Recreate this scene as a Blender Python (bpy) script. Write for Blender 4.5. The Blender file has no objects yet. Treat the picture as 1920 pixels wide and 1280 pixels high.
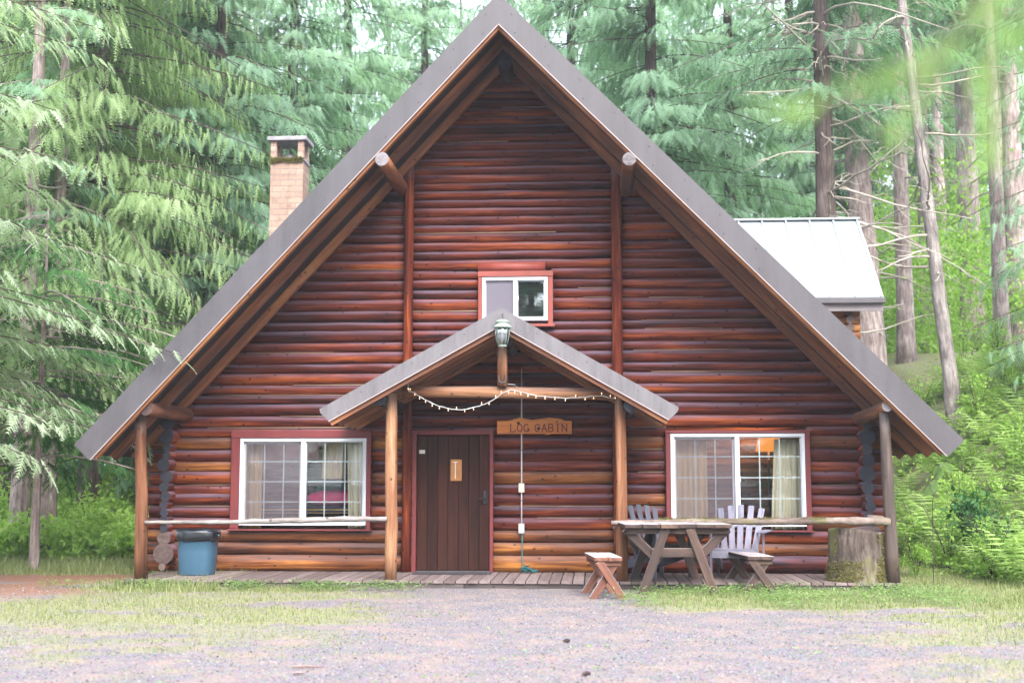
import bpy, math, random
import numpy as np
from mathutils import Vector, Matrix
random.seed(7); RNG = np.random.default_rng(7)
sc = bpy.context.scene
COL = sc.collection
R = math.radians
PI = math.pi

# ------------------------------------------------------------------ camera
F = 2380.0; TH = R(3.75); PH = R(6.24)
CAM = Vector((0, -17, 1.30))
cd = bpy.data.cameras.new('camera'); cam = bpy.data.objects.new('camera', cd); COL.objects.link(cam)
cam.location = CAM; cam.rotation_euler = (PI/2 + PH, 0, TH)
cd.sensor_width = 36; cd.lens = 36*F/1920; cd.clip_end = 2000; cd.clip_start = .05
cd.dof.use_dof = True; cd.dof.focus_distance = 16.0; cd.dof.aperture_fstop = 1.7
sc.camera = cam
_RM = Matrix.Rotation(TH, 3, 'Z') @ Matrix.Rotation(PI/2 + PH, 3, 'X')

def P(px, py, Y=0.0):
    """the real point at depth Y that the photograph shows at (px, py)"""
    d = _RM @ Vector(((px-960)/F, (640-py)/F, -1))
    t = (Y - CAM.y)/d.y
    return CAM + d*t

def G(px, py, z=0.0):
    d = _RM @ Vector(((px-960)/F, (640-py)/F, -1))
    return CAM + d*((z-CAM.z)/d.z)

# ------------------------------------------------------------------ mesh builder
class MB:
    def __init__(s): s.V = []; s.F = []; s.UV = []; s.R = []; s.M = []; s.S = []
    def face(s, idx, uv, rn=0., mat=0, sm=False):
        s.F.append(idx); s.UV += uv; s.R.append(rn); s.M.append(mat); s.S.append(sm)
    def log(s, p0, p1, r0, r1=None, n=12, seg=.45, wob=.03, rn=None, mat=0, cap=None, bend=0., caps=True, off=.0):
        p0 = Vector(p0); p1 = Vector(p1); r1 = r0 if r1 is None else r1
        if rn is None: rn = random.random()
        cap = mat if cap is None else cap
        d = p1-p0; L = d.length; d.normalize()
        a = Vector((0, 0, 1)) if abs(d.z) < .9 else Vector((0, 1, 0))
        u = a.cross(d).normalized(); w = d.cross(u)
        k = max(1, int(L/seg)); b = len(s.V); uo = random.random()*50
        lob = [random.uniform(-1, 1)*wob*.6 for _ in range(n)]
        ba = random.random()*2*PI
        for i in range(k+1):
            t = i/k; r = (r0+(r1-r0)*t)*(1+random.uniform(-wob, wob))
            c = p0 + d*(L*t) + (u*math.cos(ba)+w*math.sin(ba))*(bend*math.sin(PI*t)) + u*random.uniform(-off, off) + w*random.uniform(-off, off)
            for j in range(n):
                th = 2*PI*j/n; rr = r*(1+lob[j]+random.uniform(-wob, wob)*.35)
                s.V.append(c + u*(math.cos(th)*rr) + w*(math.sin(th)*rr))
        per = 2*PI*max(r0, r1)
        for i in range(k):
            for j in range(n):
                j2 = (j+1) % n; q = b+i*n
                u0 = uo+L*i/k; u1 = uo+L*(i+1)/k; v0 = per*j/n; v1 = per*(j+1)/n
                s.face((q+j, q+j2, q+n+j2, q+n+j), [(u0, v0), (u0, v1), (u1, v1), (u1, v0)], rn, mat, True)
        if caps:
            for ring, rev in ((0, 1), (k, 0)):
                ids = [b+ring*n+j for j in range(n)]; rr = r0 if rev else r1
                uvs = [(math.cos(2*PI*j/n)*rr, math.sin(2*PI*j/n)*rr) for j in range(n)]
                if rev: ids.reverse(); uvs.reverse()
                s.face(tuple(ids), uvs, rn, cap, False)
    def path(s, pts, rad, n=6, mat=0, rn=None, sm=True):
        rn = random.random() if rn is None else rn
        b = len(s.V); K = len(pts); pts = [Vector(p) for p in pts]; uo = random.random()*9
        rad = rad if isinstance(rad, (list, tuple)) else [rad]*K
        pu = None; L = 0; Ls = []
        for i, p in enumerate(pts):
            d = (pts[min(i+1, K-1)]-pts[max(i-1, 0)]).normalized()
            if pu is None:
                a = Vector((0, 0, 1)) if abs(d.z) < .9 else Vector((0, 1, 0)); pu = a.cross(d).normalized()
            pu = (pu - d*pu.dot(d)).normalized(); w = d.cross(pu)
            if i: L += (p-pts[i-1]).length
            Ls.append(L)
            for j in range(n):
                th = 2*PI*j/n; s.V.append(p + pu*(math.cos(th)*rad[i]) + w*(math.sin(th)*rad[i]))
        for i in range(K-1):
            for j in range(n):
                j2 = (j+1) % n; q = b+i*n; per = 2*PI*rad[0]
                s.face((q+j, q+j2, q+n+j2, q+n+j), [(uo+Ls[i], per*j/n), (uo+Ls[i], per*(j+1)/n), (uo+Ls[i+1], per*(j+1)/n), (uo+Ls[i+1], per*j/n)], rn, mat, sm)
        s.face(tuple(b+j for j in range(n-1, -1, -1)), [(0, 0)]*n, rn, mat); s.face(tuple(b+(K-1)*n+j for j in range(n)), [(0, 0)]*n, rn, mat)
    def hexa(s, c8, dims, mat=0, rn=None):
        """c8: corners ordered by (x,y,z) bits; dims local sizes for uv"""
        rn = random.random() if rn is None else rn
        b = len(s.V); s.V += [Vector(c) for c in c8]
        ax = max(range(3), key=lambda i: dims[i]); uo = random.random()*40; vo = random.random()*3
        loc = [((i >> 2 & 1)*dims[0], (i >> 1 & 1)*dims[1], (i & 1)*dims[2]) for i in range(8)]
        for fc in ((0, 1, 3, 2), (4, 6, 7, 5), (0, 4, 5, 1), (2, 3, 7, 6), (0, 2, 6, 4), (1, 5, 7, 3)):
            uv = []
            for i in fc:
                l = loc[i]; o = [l[k] for k in range(3) if k != ax]
                uv.append((uo+l[ax], vo+o[0]+o[1]))
            s.face(tuple(b+i for i in fc), uv, rn, mat)
    def box(s, x0, x1, y0, y1, z0, z1, mat=0, rn=None):
        c = [(x, y, z) for x in (x0, x1) for y in (y0, y1) for z in (z0, z1)]
        s.hexa(c, (abs(x1-x0), abs(y1-y0), abs(z1-z0)), mat, rn)
    def plank(s, p0, p1, w, t, up=(0, 0, 1), mat=0, rn=None):
        """board from p0 to p1; w across, t thick along up"""
        p0 = Vector(p0); p1 = Vector(p1); d = p1-p0; L = d.length; d.normalize(); up = Vector(up)
        sd = up.cross(d).normalized(); un = d.cross(sd)
        c = [p + sd*(a*w/2) + un*(b*t/2) for p in (p0, p1) for a in (-1, 1) for b in (-1, 1)]
        s.hexa(c, (L, w, t), mat, rn)
    def prism(s, poly, y0, y1, mat=0, rn=None):
        """polygon of (x, z), extruded in y from y0 (front) to y1"""
        rn = random.random() if rn is None else rn
        A = sum(poly[i][0]*poly[(i+1) % len(poly)][1]-poly[(i+1) % len(poly)][0]*poly[i][1] for i in range(len(poly)))
        if A < 0: poly = poly[::-1]
        n = len(poly); b = len(s.V)
        s.V += [Vector((x, y0, z)) for x, z in poly] + [Vector((x, y1, z)) for x, z in poly]
        s.face(tuple(b+i for i in range(n)), [poly[i] for i in range(n)], rn, mat)
        s.face(tuple(b+n+i for i in reversed(range(n))), [poly[i] for i in reversed(range(n))], rn, mat)
        for i in range(n):
            j = (i+1) % n; e = math.dist(poly[i], poly[j]); h = abs(y1-y0)
            s.face((b+i, b+n+i, b+n+j, b+j), [(0, 0), (h, 0), (h, e), (0, e)], rn, mat)
    def lathe(s, prof, c, n=20, mat=0, sx=1., sy=1., rn=0.):
        c = Vector(c); b = len(s.V)
        for r, z in prof:
            for j in range(n):
                th = 2*PI*j/n; s.V.append(c+Vector((math.cos(th)*r*sx, math.sin(th)*r*sy, z)))
        for i in range(len(prof)-1):
            for j in range(n):
                j2 = (j+1) % n; q = b+i*n
                s.face((q+j, q+j2, q+n+j2, q+n+j), [(j/n, prof[i][1]), ((j+1)/n, prof[i][1]), ((j+1)/n, prof[i+1][1]), (j/n, prof[i+1][1])], rn, mat, True)
        if prof[0][0] > 1e-4: s.face(tuple(b+j for j in reversed(range(n))), [(0, 0)]*n, rn, mat)
        if prof[-1][0] > 1e-4: s.face(tuple(b+(len(prof)-1)*n+j for j in range(n)), [(0, 0)]*n, rn, mat)
    def build(s, name, mats, parent=None, bevel=0, solid=0):
        me = bpy.data.meshes.new(name)
        me.from_pydata([tuple(v) for v in s.V], [], s.F)
        uv = me.uv_layers.new(name='UVMap'); uv.data.foreach_set('uv', np.array(s.UV, dtype=np.float32).ravel())
        at = me.attributes.new('rnd', 'FLOAT', 'FACE'); at.data.foreach_set('value', np.array(s.R, dtype=np.float32))
        mats = mats if isinstance(mats, (list, tuple)) else [mats]
        for m in mats: me.materials.append(M[m] if isinstance(m, str) else m)
        me.polygons.foreach_set('material_index', np.array(s.M, dtype=np.int32))
        me.polygons.foreach_set('use_smooth', np.array(s.S, dtype=bool))
        me.update()
        o = bpy.data.objects.new(name, me); COL.objects.link(o)
        if parent is not None: o.parent = parent
        if bevel:
            b = o.modifiers.new('bevel', 'BEVEL'); b.width = bevel; b.segments = 2; b.limit_method = 'ANGLE'; b.angle_limit = R(40)
        if solid:
            b = o.modifiers.new('solid', 'SOLIDIFY'); b.thickness = solid
        return o

def tag(o, label, cat, group=None):
    o['label'] = label; o['category'] = cat
    if group: o['group'] = group
    return o
def kind(o, k, label=None):
    o['kind'] = k
    if label: o['label'] = label
    return o
def thing(name, label, cat, loc=(0, 0, 0), rz=0, group=None):
    o = bpy.data.objects.new(name, None); COL.objects.link(o); o.empty_display_size = .1
    o.location = loc; o.rotation_euler = (0, 0, rz)
    return tag(o, label, cat, group)

# ------------------------------------------------------------------ materials
M = {}
class NT:
    def __init__(s, name):
        s.m = bpy.data.materials.new(name); s.m.use_nodes = True; s.t = s.m.node_tree; s.t.nodes.clear()
        s.out = s.n('ShaderNodeOutputMaterial'); M[name] = s.m
    def n(s, typ, **kw):
        nd = s.t.nodes.new(typ)
        for k, v in kw.items():
            if k.startswith('i_'): nd.inputs[k[2:].replace('_', ' ')].default_value = v
            else: setattr(nd, k, v)
        return nd
    def l(s, a, b): s.t.links.new(a, b)
    def noise(s, vec, scale, detail=4, rough=.55, dist=0.):
        nd = s.n('ShaderNodeTexNoise'); nd.inputs['Scale'].default_value = scale; nd.inputs['Detail'].default_value = detail
        nd.inputs['Roughness'].default_value = rough; nd.inputs['Distortion'].default_value = dist; s.l(vec, nd.inputs['Vector']); return nd.outputs['Fac']
    def ramp(s, fac, stops):
        nd = s.n('ShaderNodeValToRGB'); cr = nd.color_ramp
        while len(cr.elements) < len(stops): cr.elements.new(.5)
        for e, (p, c) in zip(cr.elements, stops):
            e.position = p; e.color = (c, c, c, 1) if isinstance(c, (int, float)) else (*c, 1)
        s.l(fac, nd.inputs['Fac']); return nd.outputs['Color']
    def mix(s, fac, a, b, typ='MIX'):
        nd = s.n('ShaderNodeMix', data_type='RGBA', blend_type=typ)
        for v, k in ((fac, 0), (a, 6), (b, 7)):
            if isinstance(v, (int, float)): nd.inputs[k].default_value = v if k == 0 else (v, v, v, 1)
            elif isinstance(v, tuple): nd.inputs[k].default_value = (*v, 1)
            else: s.l(v, nd.inputs[k])
        return nd.outputs[2]
    def math(s, op, a, b=0., clamp=False):
        nd = s.n('ShaderNodeMath', operation=op, use_clamp=clamp)
        for v, k in ((a, 0), (b, 1)):
            if isinstance(v, (int, float)): nd.inputs[k].default_value = v
            else: s.l(v, nd.inputs[k])
        return nd.outputs[0]
    def mapping(s, vec, scale, add=None):
        nd = s.n('ShaderNodeMapping'); nd.inputs['Scale'].default_value = scale; s.l(vec, nd.inputs['Vector'])
        o = nd.outputs[0]
        if add is not None:
            v = s.n('ShaderNodeVectorMath', operation='ADD'); s.l(o, v.inputs[0]); s.l(add, v.inputs[1]); o = v.outputs[0]
        return o
    def bsdf(s, col, rough=.6, bump=None, bs=.3, bd=.01, spec=.4, metal=0., **kw):
        b = s.n('ShaderNodeBsdfPrincipled')
        for v, k in ((col, 'Base Color'), (rough, 'Roughness')):
            if isinstance(v, tuple): b.inputs[k].default_value = (*v, 1)
            elif isinstance(v, (int, float)): b.inputs[k].default_value = v
            else: s.l(v, b.inputs[k])
        b.inputs['Specular IOR Level'].default_value = spec; b.inputs['Metallic'].default_value = metal
        for k, v in kw.items(): b.inputs[k.replace('_', ' ')].default_value = v
        if bump is not None:
            bn = s.n('ShaderNodeBump'); bn.inputs['Strength'].default_value = bs; bn.inputs['Distance'].default_value = bd
            s.l(bump, bn.inputs['Height']); s.l(bn.outputs[0], b.inputs['Normal'])
        return b.outputs[0]
    def done(s, sh): s.l(sh, s.out.inputs['Surface']); return s.m

def wood(name, dark, mid, light, grey=(.3, .27, .27), greyamt=.0, rough=.55, ku=1.0, kv=16., knots=True, lo=.3, hi=.72, spec=.35, blot=.35, var=.24):
    t = NT(name)
    uv = t.n('ShaderNodeUVMap'); uv.uv_map = 'UVMap'
    at = t.n('ShaderNodeAttribute'); at.attribute_name = 'rnd'
    r = at.outputs['Fac']
    cx = t.n('ShaderNodeCombineXYZ'); t.l(t.math('MULTIPLY', r, 71.), cx.inputs[2]); t.l(t.math('MULTIPLY', r, 37.), cx.inputs[1]); add = cx.outputs[0]
    v1 = t.mapping(uv.outputs[0], (ku, kv, 1), add)
    grain = t.noise(v1, 1., 5, .6, .6)
    big = t.noise(t.mapping(uv.outputs[0], (.8, 3., 1), add), 1., 3, .5, .3)
    fac = t.math('ADD', t.math('MULTIPLY', grain, .6), t.math('MULTIPLY', big, blot))
    fac = t.math('ADD', fac, t.math('MULTIPLY', t.math('SUBTRACT', r, .5), var))
    col = t.ramp(fac, [(lo, dark), ((lo+hi)/2, mid), (hi, light)])
    fine = t.noise(t.mapping(uv.outputs[0], (3*ku, kv*6, 1), add), 1., 3, .6)
    col = t.mix(t.math('MULTIPLY', t.ramp(fine, [(.36, 1.), (.5, 0.)]), .5), col, dark)
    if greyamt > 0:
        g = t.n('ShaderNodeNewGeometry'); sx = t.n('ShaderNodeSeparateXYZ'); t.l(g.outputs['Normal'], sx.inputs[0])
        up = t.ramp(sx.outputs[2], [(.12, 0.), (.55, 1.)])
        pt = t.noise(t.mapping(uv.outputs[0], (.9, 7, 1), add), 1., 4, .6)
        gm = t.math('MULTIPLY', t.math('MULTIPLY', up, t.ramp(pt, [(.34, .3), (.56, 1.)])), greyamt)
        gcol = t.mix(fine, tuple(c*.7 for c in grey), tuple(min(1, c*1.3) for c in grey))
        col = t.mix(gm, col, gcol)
    if knots:
        vo = t.n('ShaderNodeTexVoronoi', voronoi_dimensions='2D'); vo.inputs['Scale'].default_value = 1.
        t.l(t.mapping(uv.outputs[0], (2.6, 3.4, 1), add), vo.inputs['Vector'])
        k = t.ramp(vo.outputs['Distance'], [(.035, 1.), (.062, 0.)])
        col = t.mix(t.math('MULTIPLY', k, .8), col, tuple(c*.35 for c in dark))
    h = t.math('ADD', t.math('MULTIPLY', fine, .5), grain)
    return t.done(t.bsdf(col, rough, h, .5, .006, spec))

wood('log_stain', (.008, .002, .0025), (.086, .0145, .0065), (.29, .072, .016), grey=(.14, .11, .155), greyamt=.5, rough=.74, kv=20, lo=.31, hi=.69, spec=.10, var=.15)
wood('inside_log', (.10, .03, .012), (.36, .14, .06), (.58, .29, .13), rough=.6, kv=15)
wood('log_honey', (.018, .005, .003), (.14, .043, .011), (.38, .16, .034), grey=(.14, .11, .12), greyamt=.36, rough=.68, kv=20, lo=.31, hi=.68, spec=.16, var=.16)
wood('post_wood', (.045, .017, .009), (.16, .068, .034), (.33, .185, .105), grey=(0.22, 0.19, 0.18), greyamt=.3, kv=16, rough=.75, spec=.15)
wood('post_dark', (0.035, 0.025, 0.021), (0.105, 0.070, 0.059), (0.189, 0.133, 0.112), grey=(0.210, 0.182, 0.182), greyamt=.4, kv=12)
wood('rafter_wood', (.05, .016, .008), (.19, .066, .026), (.38, .16, .055), rough=.6, kv=9)
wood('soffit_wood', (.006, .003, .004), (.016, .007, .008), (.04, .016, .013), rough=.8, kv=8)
wood('end_dark', (0.008, 0.009, 0.015), (0.020, 0.021, 0.032), (0.049, 0.042, 0.049), ku=20, kv=20, rough=.8, knots=False)
wood('end_grey', (.06, .05, .052), (.15, .14, .15), (.25, .235, .24), ku=16, kv=30, rough=.85, knots=False)
wood('end_brown', (0.035, 0.021, 0.021), (0.091, 0.063, 0.059), (0.168, 0.119, 0.105), ku=16, kv=26, rough=.85, knots=False)
wood('bark_rail', (.05, .042, .04), (.165, .145, .14), (.29, .27, .26), ku=3, kv=12, rough=.85, lo=.25, hi=.65)
wood('deck_wood', (.085, .06, .058), (.155, .118, .115), (.215, .17, .168), ku=1, kv=14, rough=.8, knots=False, blot=.2)
wood('rim_wood', (0.025, 0.018, 0.018), (0.070, 0.055, 0.055), (0.140, 0.115, 0.112), ku=1, kv=10, rough=.85)
wood('table_wood', (.014, .008, .008), (.05, .028, .022), (.115, .07, .048), grey=(.34, .31, .33), greyamt=.9, ku=1.2, kv=12, rough=.75)
wood('bench_wood', (0.049, 0.017, 0.012), (0.140, 0.055, 0.035), (0.252, 0.119, 0.077), grey=(0.350, 0.315, 0.322), greyamt=.85, ku=1.2, kv=12, rough=.75)
wood('chair_paint', (.07, .068, .10), (.125, .122, .165), (.175, .17, .215), ku=2, kv=8, rough=.75, knots=False, lo=.2, hi=.6, spec=.2)
wood('chair_old', (.03, .032, .045), (.065, .07, .095), (.11, .11, .145), ku=2, kv=8, rough=.8, knots=False, lo=.25, hi=.65)
wood('sign_wood', (.22, .06, .012), (.40, .125, .022), (.48, .19, .04), ku=1.5, kv=20, rough=.5, lo=.28, hi=.7, knots=False)
wood('chink', (.10, .055, .035), (.2, .13, .085), (.30, .21, .15), ku=2, kv=30, rough=.8, knots=False)
wood('door_wood', (.010, .0035, .0025), (.031, .0105, .007), (.056, .019, .012), ku=1., kv=10, rough=.7, knots=False, spec=.08, var=.08)

def paint(name, col, rough=.5, var=.15, bumpamt=.15, spec=.4, metal=0., scale=6., streak=(1, 1, 1)):
    t = NT(name); tc = t.n('ShaderNodeTexCoord')
    v = t.mapping(tc.outputs['Object'], streak)
    n1 = t.noise(v, scale, 5, .65); n2 = t.noise(tc.outputs['Object'], scale*14, 3, .6)
    f = t.math('ADD', t.math('MULTIPLY', n1, .7), t.math('MULTIPLY', n2, .3))
    c = t.ramp(f, [(.3, tuple(x*(1-var*1.4) for x in col)), (.52, col), (.72, tuple(min(1, x*(1+var)) for x in col))])
    rr = t.math('ADD', t.math('MULTIPLY', n1, .25), rough-.12)
    return t.done(t.bsdf(c, rr, f, bumpamt, .004, spec, metal))
paint('fascia_metal', (.042, .038, .045), .5, .30, .10, .4, 0., 3.5, (1.6, 1, .22))
paint('roof_metal', (0.119, 0.098, 0.108), .45, .2, .1, .5, .0, 3.)
paint('porch_metal', (.088, .082, .090), .55, .30, .12, .35, 0., 5., (1.8, 1, .25))
paint('dormer_metal', (.22, .25, .27), .32, .06, .05, .6, 0., 2.)
paint('drip_edge', (.26, .21, .21), .4, .1)
paint('trim_red', (.105, .014, .016), .55, .2, .3, .35, 0., 5.)
paint('trim_coral', (.19, .038, .028), .55, .2, .3, .35, 0., 5.)
paint('vinyl_white', (0.420, 0.434, 0.476), .35, .04, .02)
paint('concrete', (0.196, 0.189, 0.210), .9, .35, .6, .2, 0., 9.)
paint('bin_blue', (.030, .076, .122), .42, .12, .1, .4, 0., 4.)
paint('bin_liner', (0.008, 0.010, 0.014), .22, .3, .5, .6, 0., 18.)
paint('black_metal', (0.008, 0.008, 0.010), .4, .2)
paint('box_cream', (0.462, 0.420, 0.350), .5, .05)
paint('box_grey', (0.252, 0.266, 0.294), .5, .1)
paint('pipe_white', (0.434, 0.420, 0.434), .5, .15)
paint('rope_teal', (0.014, 0.112, 0.119), .8, .3)
paint('lamp_green', (0.231, 0.294, 0.245), .55, .3, .3, .4, 0., 20.)
paint('iron', (0.077, 0.066, 0.070), .6, .4, .4, .5, .6, 25.)
paint('letter_red', (0.091, 0.008, 0.010), .6, .25, .1)
paint('amber', (0.294, 0.119, 0.025), .35, .25, .1, .5, 0., 14.)
paint('paper', (0.525, 0.504, 0.490), .7, .05)
paint('mat_dark', (0.025, 0.021, 0.028), .95, .4, .8)
paint('curtain', (0.518, 0.462, 0.364), .9, .06, .1, .1)
paint('curtain_orange', (0.504, 0.350, 0.210), .9, .08, .1, .1)
paint('cloth_pink', (.60, .06, .18), .85, .2, .4, .2)
paint('cloth_rose', (.60, .14, .17), .85, .15, .3, .2)
paint('cloth_teal', (0.021, 0.119, 0.091), .9, .3, .4, .2)
paint('cloth_navy', (0.014, 0.015, 0.042), .9, .3, .4, .2)
paint('cloth_gold', (0.385, 0.238, 0.056), .9, .3, .4, .2)
paint('wire_white', (0.490, 0.490, 0.476), .5, .05)

def brick():
    t = NT('chimney_brick'); uv = t.n('ShaderNodeUVMap'); uv.uv_map = 'UVMap'
    b = t.n('ShaderNodeTexBrick'); b.offset = .5
    t.l(uv.outputs[0], b.inputs['Vector'])
    for k, v in (('Scale', 1.), ('Brick Width', .27), ('Row Height', .10), ('Mortar Size', .007), ('Mortar Smooth', .3), ('Bias', 0.)): b.inputs[k].default_value = v
    b.inputs['Color1'].default_value = (.29, .20, .155, 1); b.inputs['Color2'].default_value = (.20, .135, .105, 1); b.inputs['Mortar'].default_value = (.15, .125, .12, 1)
    n = t.noise(uv.outputs[0], 7., 5, .7)
    c = t.mix(t.ramp(n, [(.50, 0.), (.72, .75)]), b.outputs['Color'], (.11, .07, .06))
    h = t.math('ADD', t.math('MULTIPLY', b.outputs['Fac'], -1.), t.math('MULTIPLY', t.noise(uv.outputs[0], 60., 3), .5))
    t.done(t.bsdf(c, .9, h, .6, .01, .2))
brick()

def leafmat(name, dark, mid, light, trans=.35, rough=.55, hue=.05):
    t = NT(name); at = t.n('ShaderNodeAttribute'); at.attribute_name = 'rnd'
    oi = t.n('ShaderNodeObjectInfo'); tc = t.n('ShaderNodeTexCoord')
    clump = t.noise(tc.outputs['Object'], .9, 3, .6)
    f = t.math('ADD', t.math('MULTIPLY', at.outputs['Fac'], .6), t.math('MULTIPLY', clump, .5))
    f = t.math('ADD', f, t.math('MULTIPLY', t.math('SUBTRACT', oi.outputs['Random'], .5), .34))
    c = t.ramp(f, [(.2, dark), (.55, mid), (.92, light)])
    d = t.bsdf(c, rough, spec=.25)
    tr = t.n('ShaderNodeBsdfTranslucent'); t.l(t.mix(1., c, (1.0, 1.12, .75), 'MULTIPLY'), tr.inputs['Color'])
    mx = t.n('ShaderNodeMixShader'); mx.inputs[0].default_value = trans; t.l(d, mx.inputs[1]); t.l(tr.outputs[0], mx.inputs[2])
    return t.done(mx.outputs[0])
leafmat('needles_yellow', (.10, .155, .055), (.24, .345, .15), (.40, .485, .29), trans=.6)
leafmat('needles_teal', (.09, .165, .105), (.24, .38, .26), (.37, .49, .36), trans=.6)
leafmat('needles_pale', (.12, .18, .10), (.25, .33, .20), (.37, .43, .32), trans=.5)
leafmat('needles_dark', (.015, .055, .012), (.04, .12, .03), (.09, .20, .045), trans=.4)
leafmat('leaf_bright', (.10, .20, .03), (.22, .37, .065), (.38, .50, .15), trans=.55)
leafmat('fern_green', (.12, .20, .045), (.28, .40, .12), (.45, .54, .25), trans=.5)
leafmat('grass_blades', (.07, .095, .025), (.15, .18, .06), (.27, .29, .14), trans=.4)
leafmat('leaf_near', (.12, .24, .05), (.22, .37, .10), (.30, .45, .15), trans=.55)
leafmat('clover', (.07, .13, .04), (.155, .25, .075), (.26, .36, .15), trans=.45)
leafmat('moss', (.03, .032, .008), (.075, .07, .016), (.15, .135, .035), trans=.1, rough=.95)
leafmat('dry_frond', (.08, .055, .025), (.18, .12, .06), (.28, .2, .11), trans=.2)

def bark(name, a, b, c, mossy=0.):
    t = NT(name); uv = t.n('ShaderNodeUVMap'); uv.uv_map = 'UVMap'; tc = t.n('ShaderNodeTexCoord')
    n = t.noise(t.mapping(uv.outputs[0], (2.5, 9, 1)), 1., 6, .7, .5)
    n2 = t.noise(tc.outputs['Object'], 1.7, 4, .6)
    col = t.ramp(t.math('ADD', t.math('MULTIPLY', n, .65), t.math('MULTIPLY', n2, .35)), [(.36, a), (.5, b), (.63, c)])
    if mossy:
        col = t.mix(t.math('MULTIPLY', t.ramp(t.noise(tc.outputs['Object'], 2.6, 5, .65), [(.5, 0.), (.66, 1.)]), mossy), col, (.085, .088, .02))
    return t.done(t.bsdf(col, .9, n, .9, .03, .15))
bark('bark_pink', (.08, .062, .058), (.22, .17, .165), (.38, .33, .31))
bark('bark_grey', (.055, .048, .046), (.145, .125, .12), (.28, .255, .245))
bark('bark_dark', (0.021, 0.015, 0.014), (0.056, 0.042, 0.038), (0.112, 0.087, 0.081))
bark('bark_dead', (0.140, 0.119, 0.098), (0.266, 0.238, 0.203), (0.385, 0.350, 0.308))
bark('stump_bark', (.025, .018, .015), (.075, .058, .05), (.16, .13, .115), mossy=.9)
bark('mossy_bark', (.05, .036, .03), (.13, .10, .088), (.25, .21, .19), mossy=.6)

def stone():
    t = NT('stone'); at = t.n('ShaderNodeAttribute'); at.attribute_name = 'rnd'
    t.done(t.bsdf(t.ramp(at.outputs['Fac'], [(0., (.05, .046, .052)), (.4, (.12, .110, .12)), (.8, (.20, .186, .195)), (1., (.22, .17, .145))]), .9, spec=.2))
stone()

def glass(name, refl=(.9, .95, 1.), tint=(.96, .98, .97), base=.05):
    t = NT(name)
    tr = t.n('ShaderNodeBsdfTransparent'); tr.inputs[0].default_value = (*tint, 1)
    gl = t.n('ShaderNodeBsdfGlossy'); gl.inputs['Color'].default_value = (*refl, 1); gl.inputs['Roughness'].default_value = .015
    fr = t.n('ShaderNodeFresnel'); fr.inputs['IOR'].default_value = 1.5
    mx = t.n('ShaderNodeMixShader'); t.l(t.math('ADD', fr.outputs[0], base), mx.inputs[0]); t.l(tr.outputs[0], mx.inputs[1]); t.l(gl.outputs[0], mx.inputs[2])
    return t.done(mx.outputs[0])
glass('window_glass', base=-.01); glass('upper_glass', base=.05)
glass('lantern_glass', tint=(.8, .8, .82), base=.10)
def screenmat():
    t = NT('insect_screen')
    d = t.bsdf((.13, .11, .13), .8); tr = t.n('ShaderNodeBsdfTransparent')
    mx = t.n('ShaderNodeMixShader'); mx.inputs[0].default_value = .22; t.l(tr.outputs[0], mx.inputs[1]); t.l(d, mx.inputs[2]); t.done(mx.outputs[0])
    t = NT('dense_screen')
    d = t.bsdf((.12, .11, .14), .8); tr = t.n('ShaderNodeBsdfTransparent')
    mx = t.n('ShaderNodeMixShader'); mx.inputs[0].default_value = .8; t.l(tr.outputs[0], mx.inputs[1]); t.l(d, mx.inputs[2]); t.done(mx.outputs[0])
screenmat()
def emis(name, col, st):
    t = NT(name); e = t.n('ShaderNodeEmission'); e.inputs[0].default_value = (*col, 1); e.inputs[1].default_value = st; t.done(e.outputs[0])
emis('fairy_bulb', (1., .50, .28), 1.4); emis('lamp_glow', (1., .33, .05), .22)

# ------------------------------------------------------------------ numpy noise and terrain
_L = RNG.random((256, 256))
def vnoise(x, y):
    x = np.asarray(x, float); y = np.asarray(y, float)
    xi = np.floor(x).astype(int); yi = np.floor(y).astype(int); fx = x-xi; fy = y-yi
    fx = fx*fx*(3-2*fx); fy = fy*fy*(3-2*fy)
    g = lambda a, b: _L[a % 256, b % 256]
    return (g(xi, yi)*(1-fx)+g(xi+1, yi)*fx)*(1-fy) + (g(xi, yi+1)*(1-fx)+g(xi+1, yi+1)*fx)*fy
def fbm(x, y, o=4):
    s = 0; a = .5; t = 0
    for i in range(o):
        s = s+a*vnoise(x*2**i+17*i, y*2**i+31*i); t += a; a *= .5
    return s/t
def sm(a, b, x): x = np.clip((np.asarray(x, float)-a)/(b-a), 0, 1); return x*x*(3-2*x)

def height(x, y):
    x = np.asarray(x, float); y = np.asarray(y, float)
    h = .05*(fbm(x*.5+5, y*.5)-.5)*(1-sm(-3.5, -2, y)*(1-sm(10, 12, y)))
    h = h + .012*(fbm(x*4, y*4, 3)-.5)
    d = (x-5.0)*.75+(y+.3)*.75
    h = h + 4.2*sm(0, 16, d)*sm(4.7, 7.5, x) + .25*sm(5, 8, x)*sm(-3, 2, y)
    h = h + sm(12, 40, y)*2.0*sm(-5, 5, x) + sm(14, 60, y)*1.5
    return h

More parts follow.
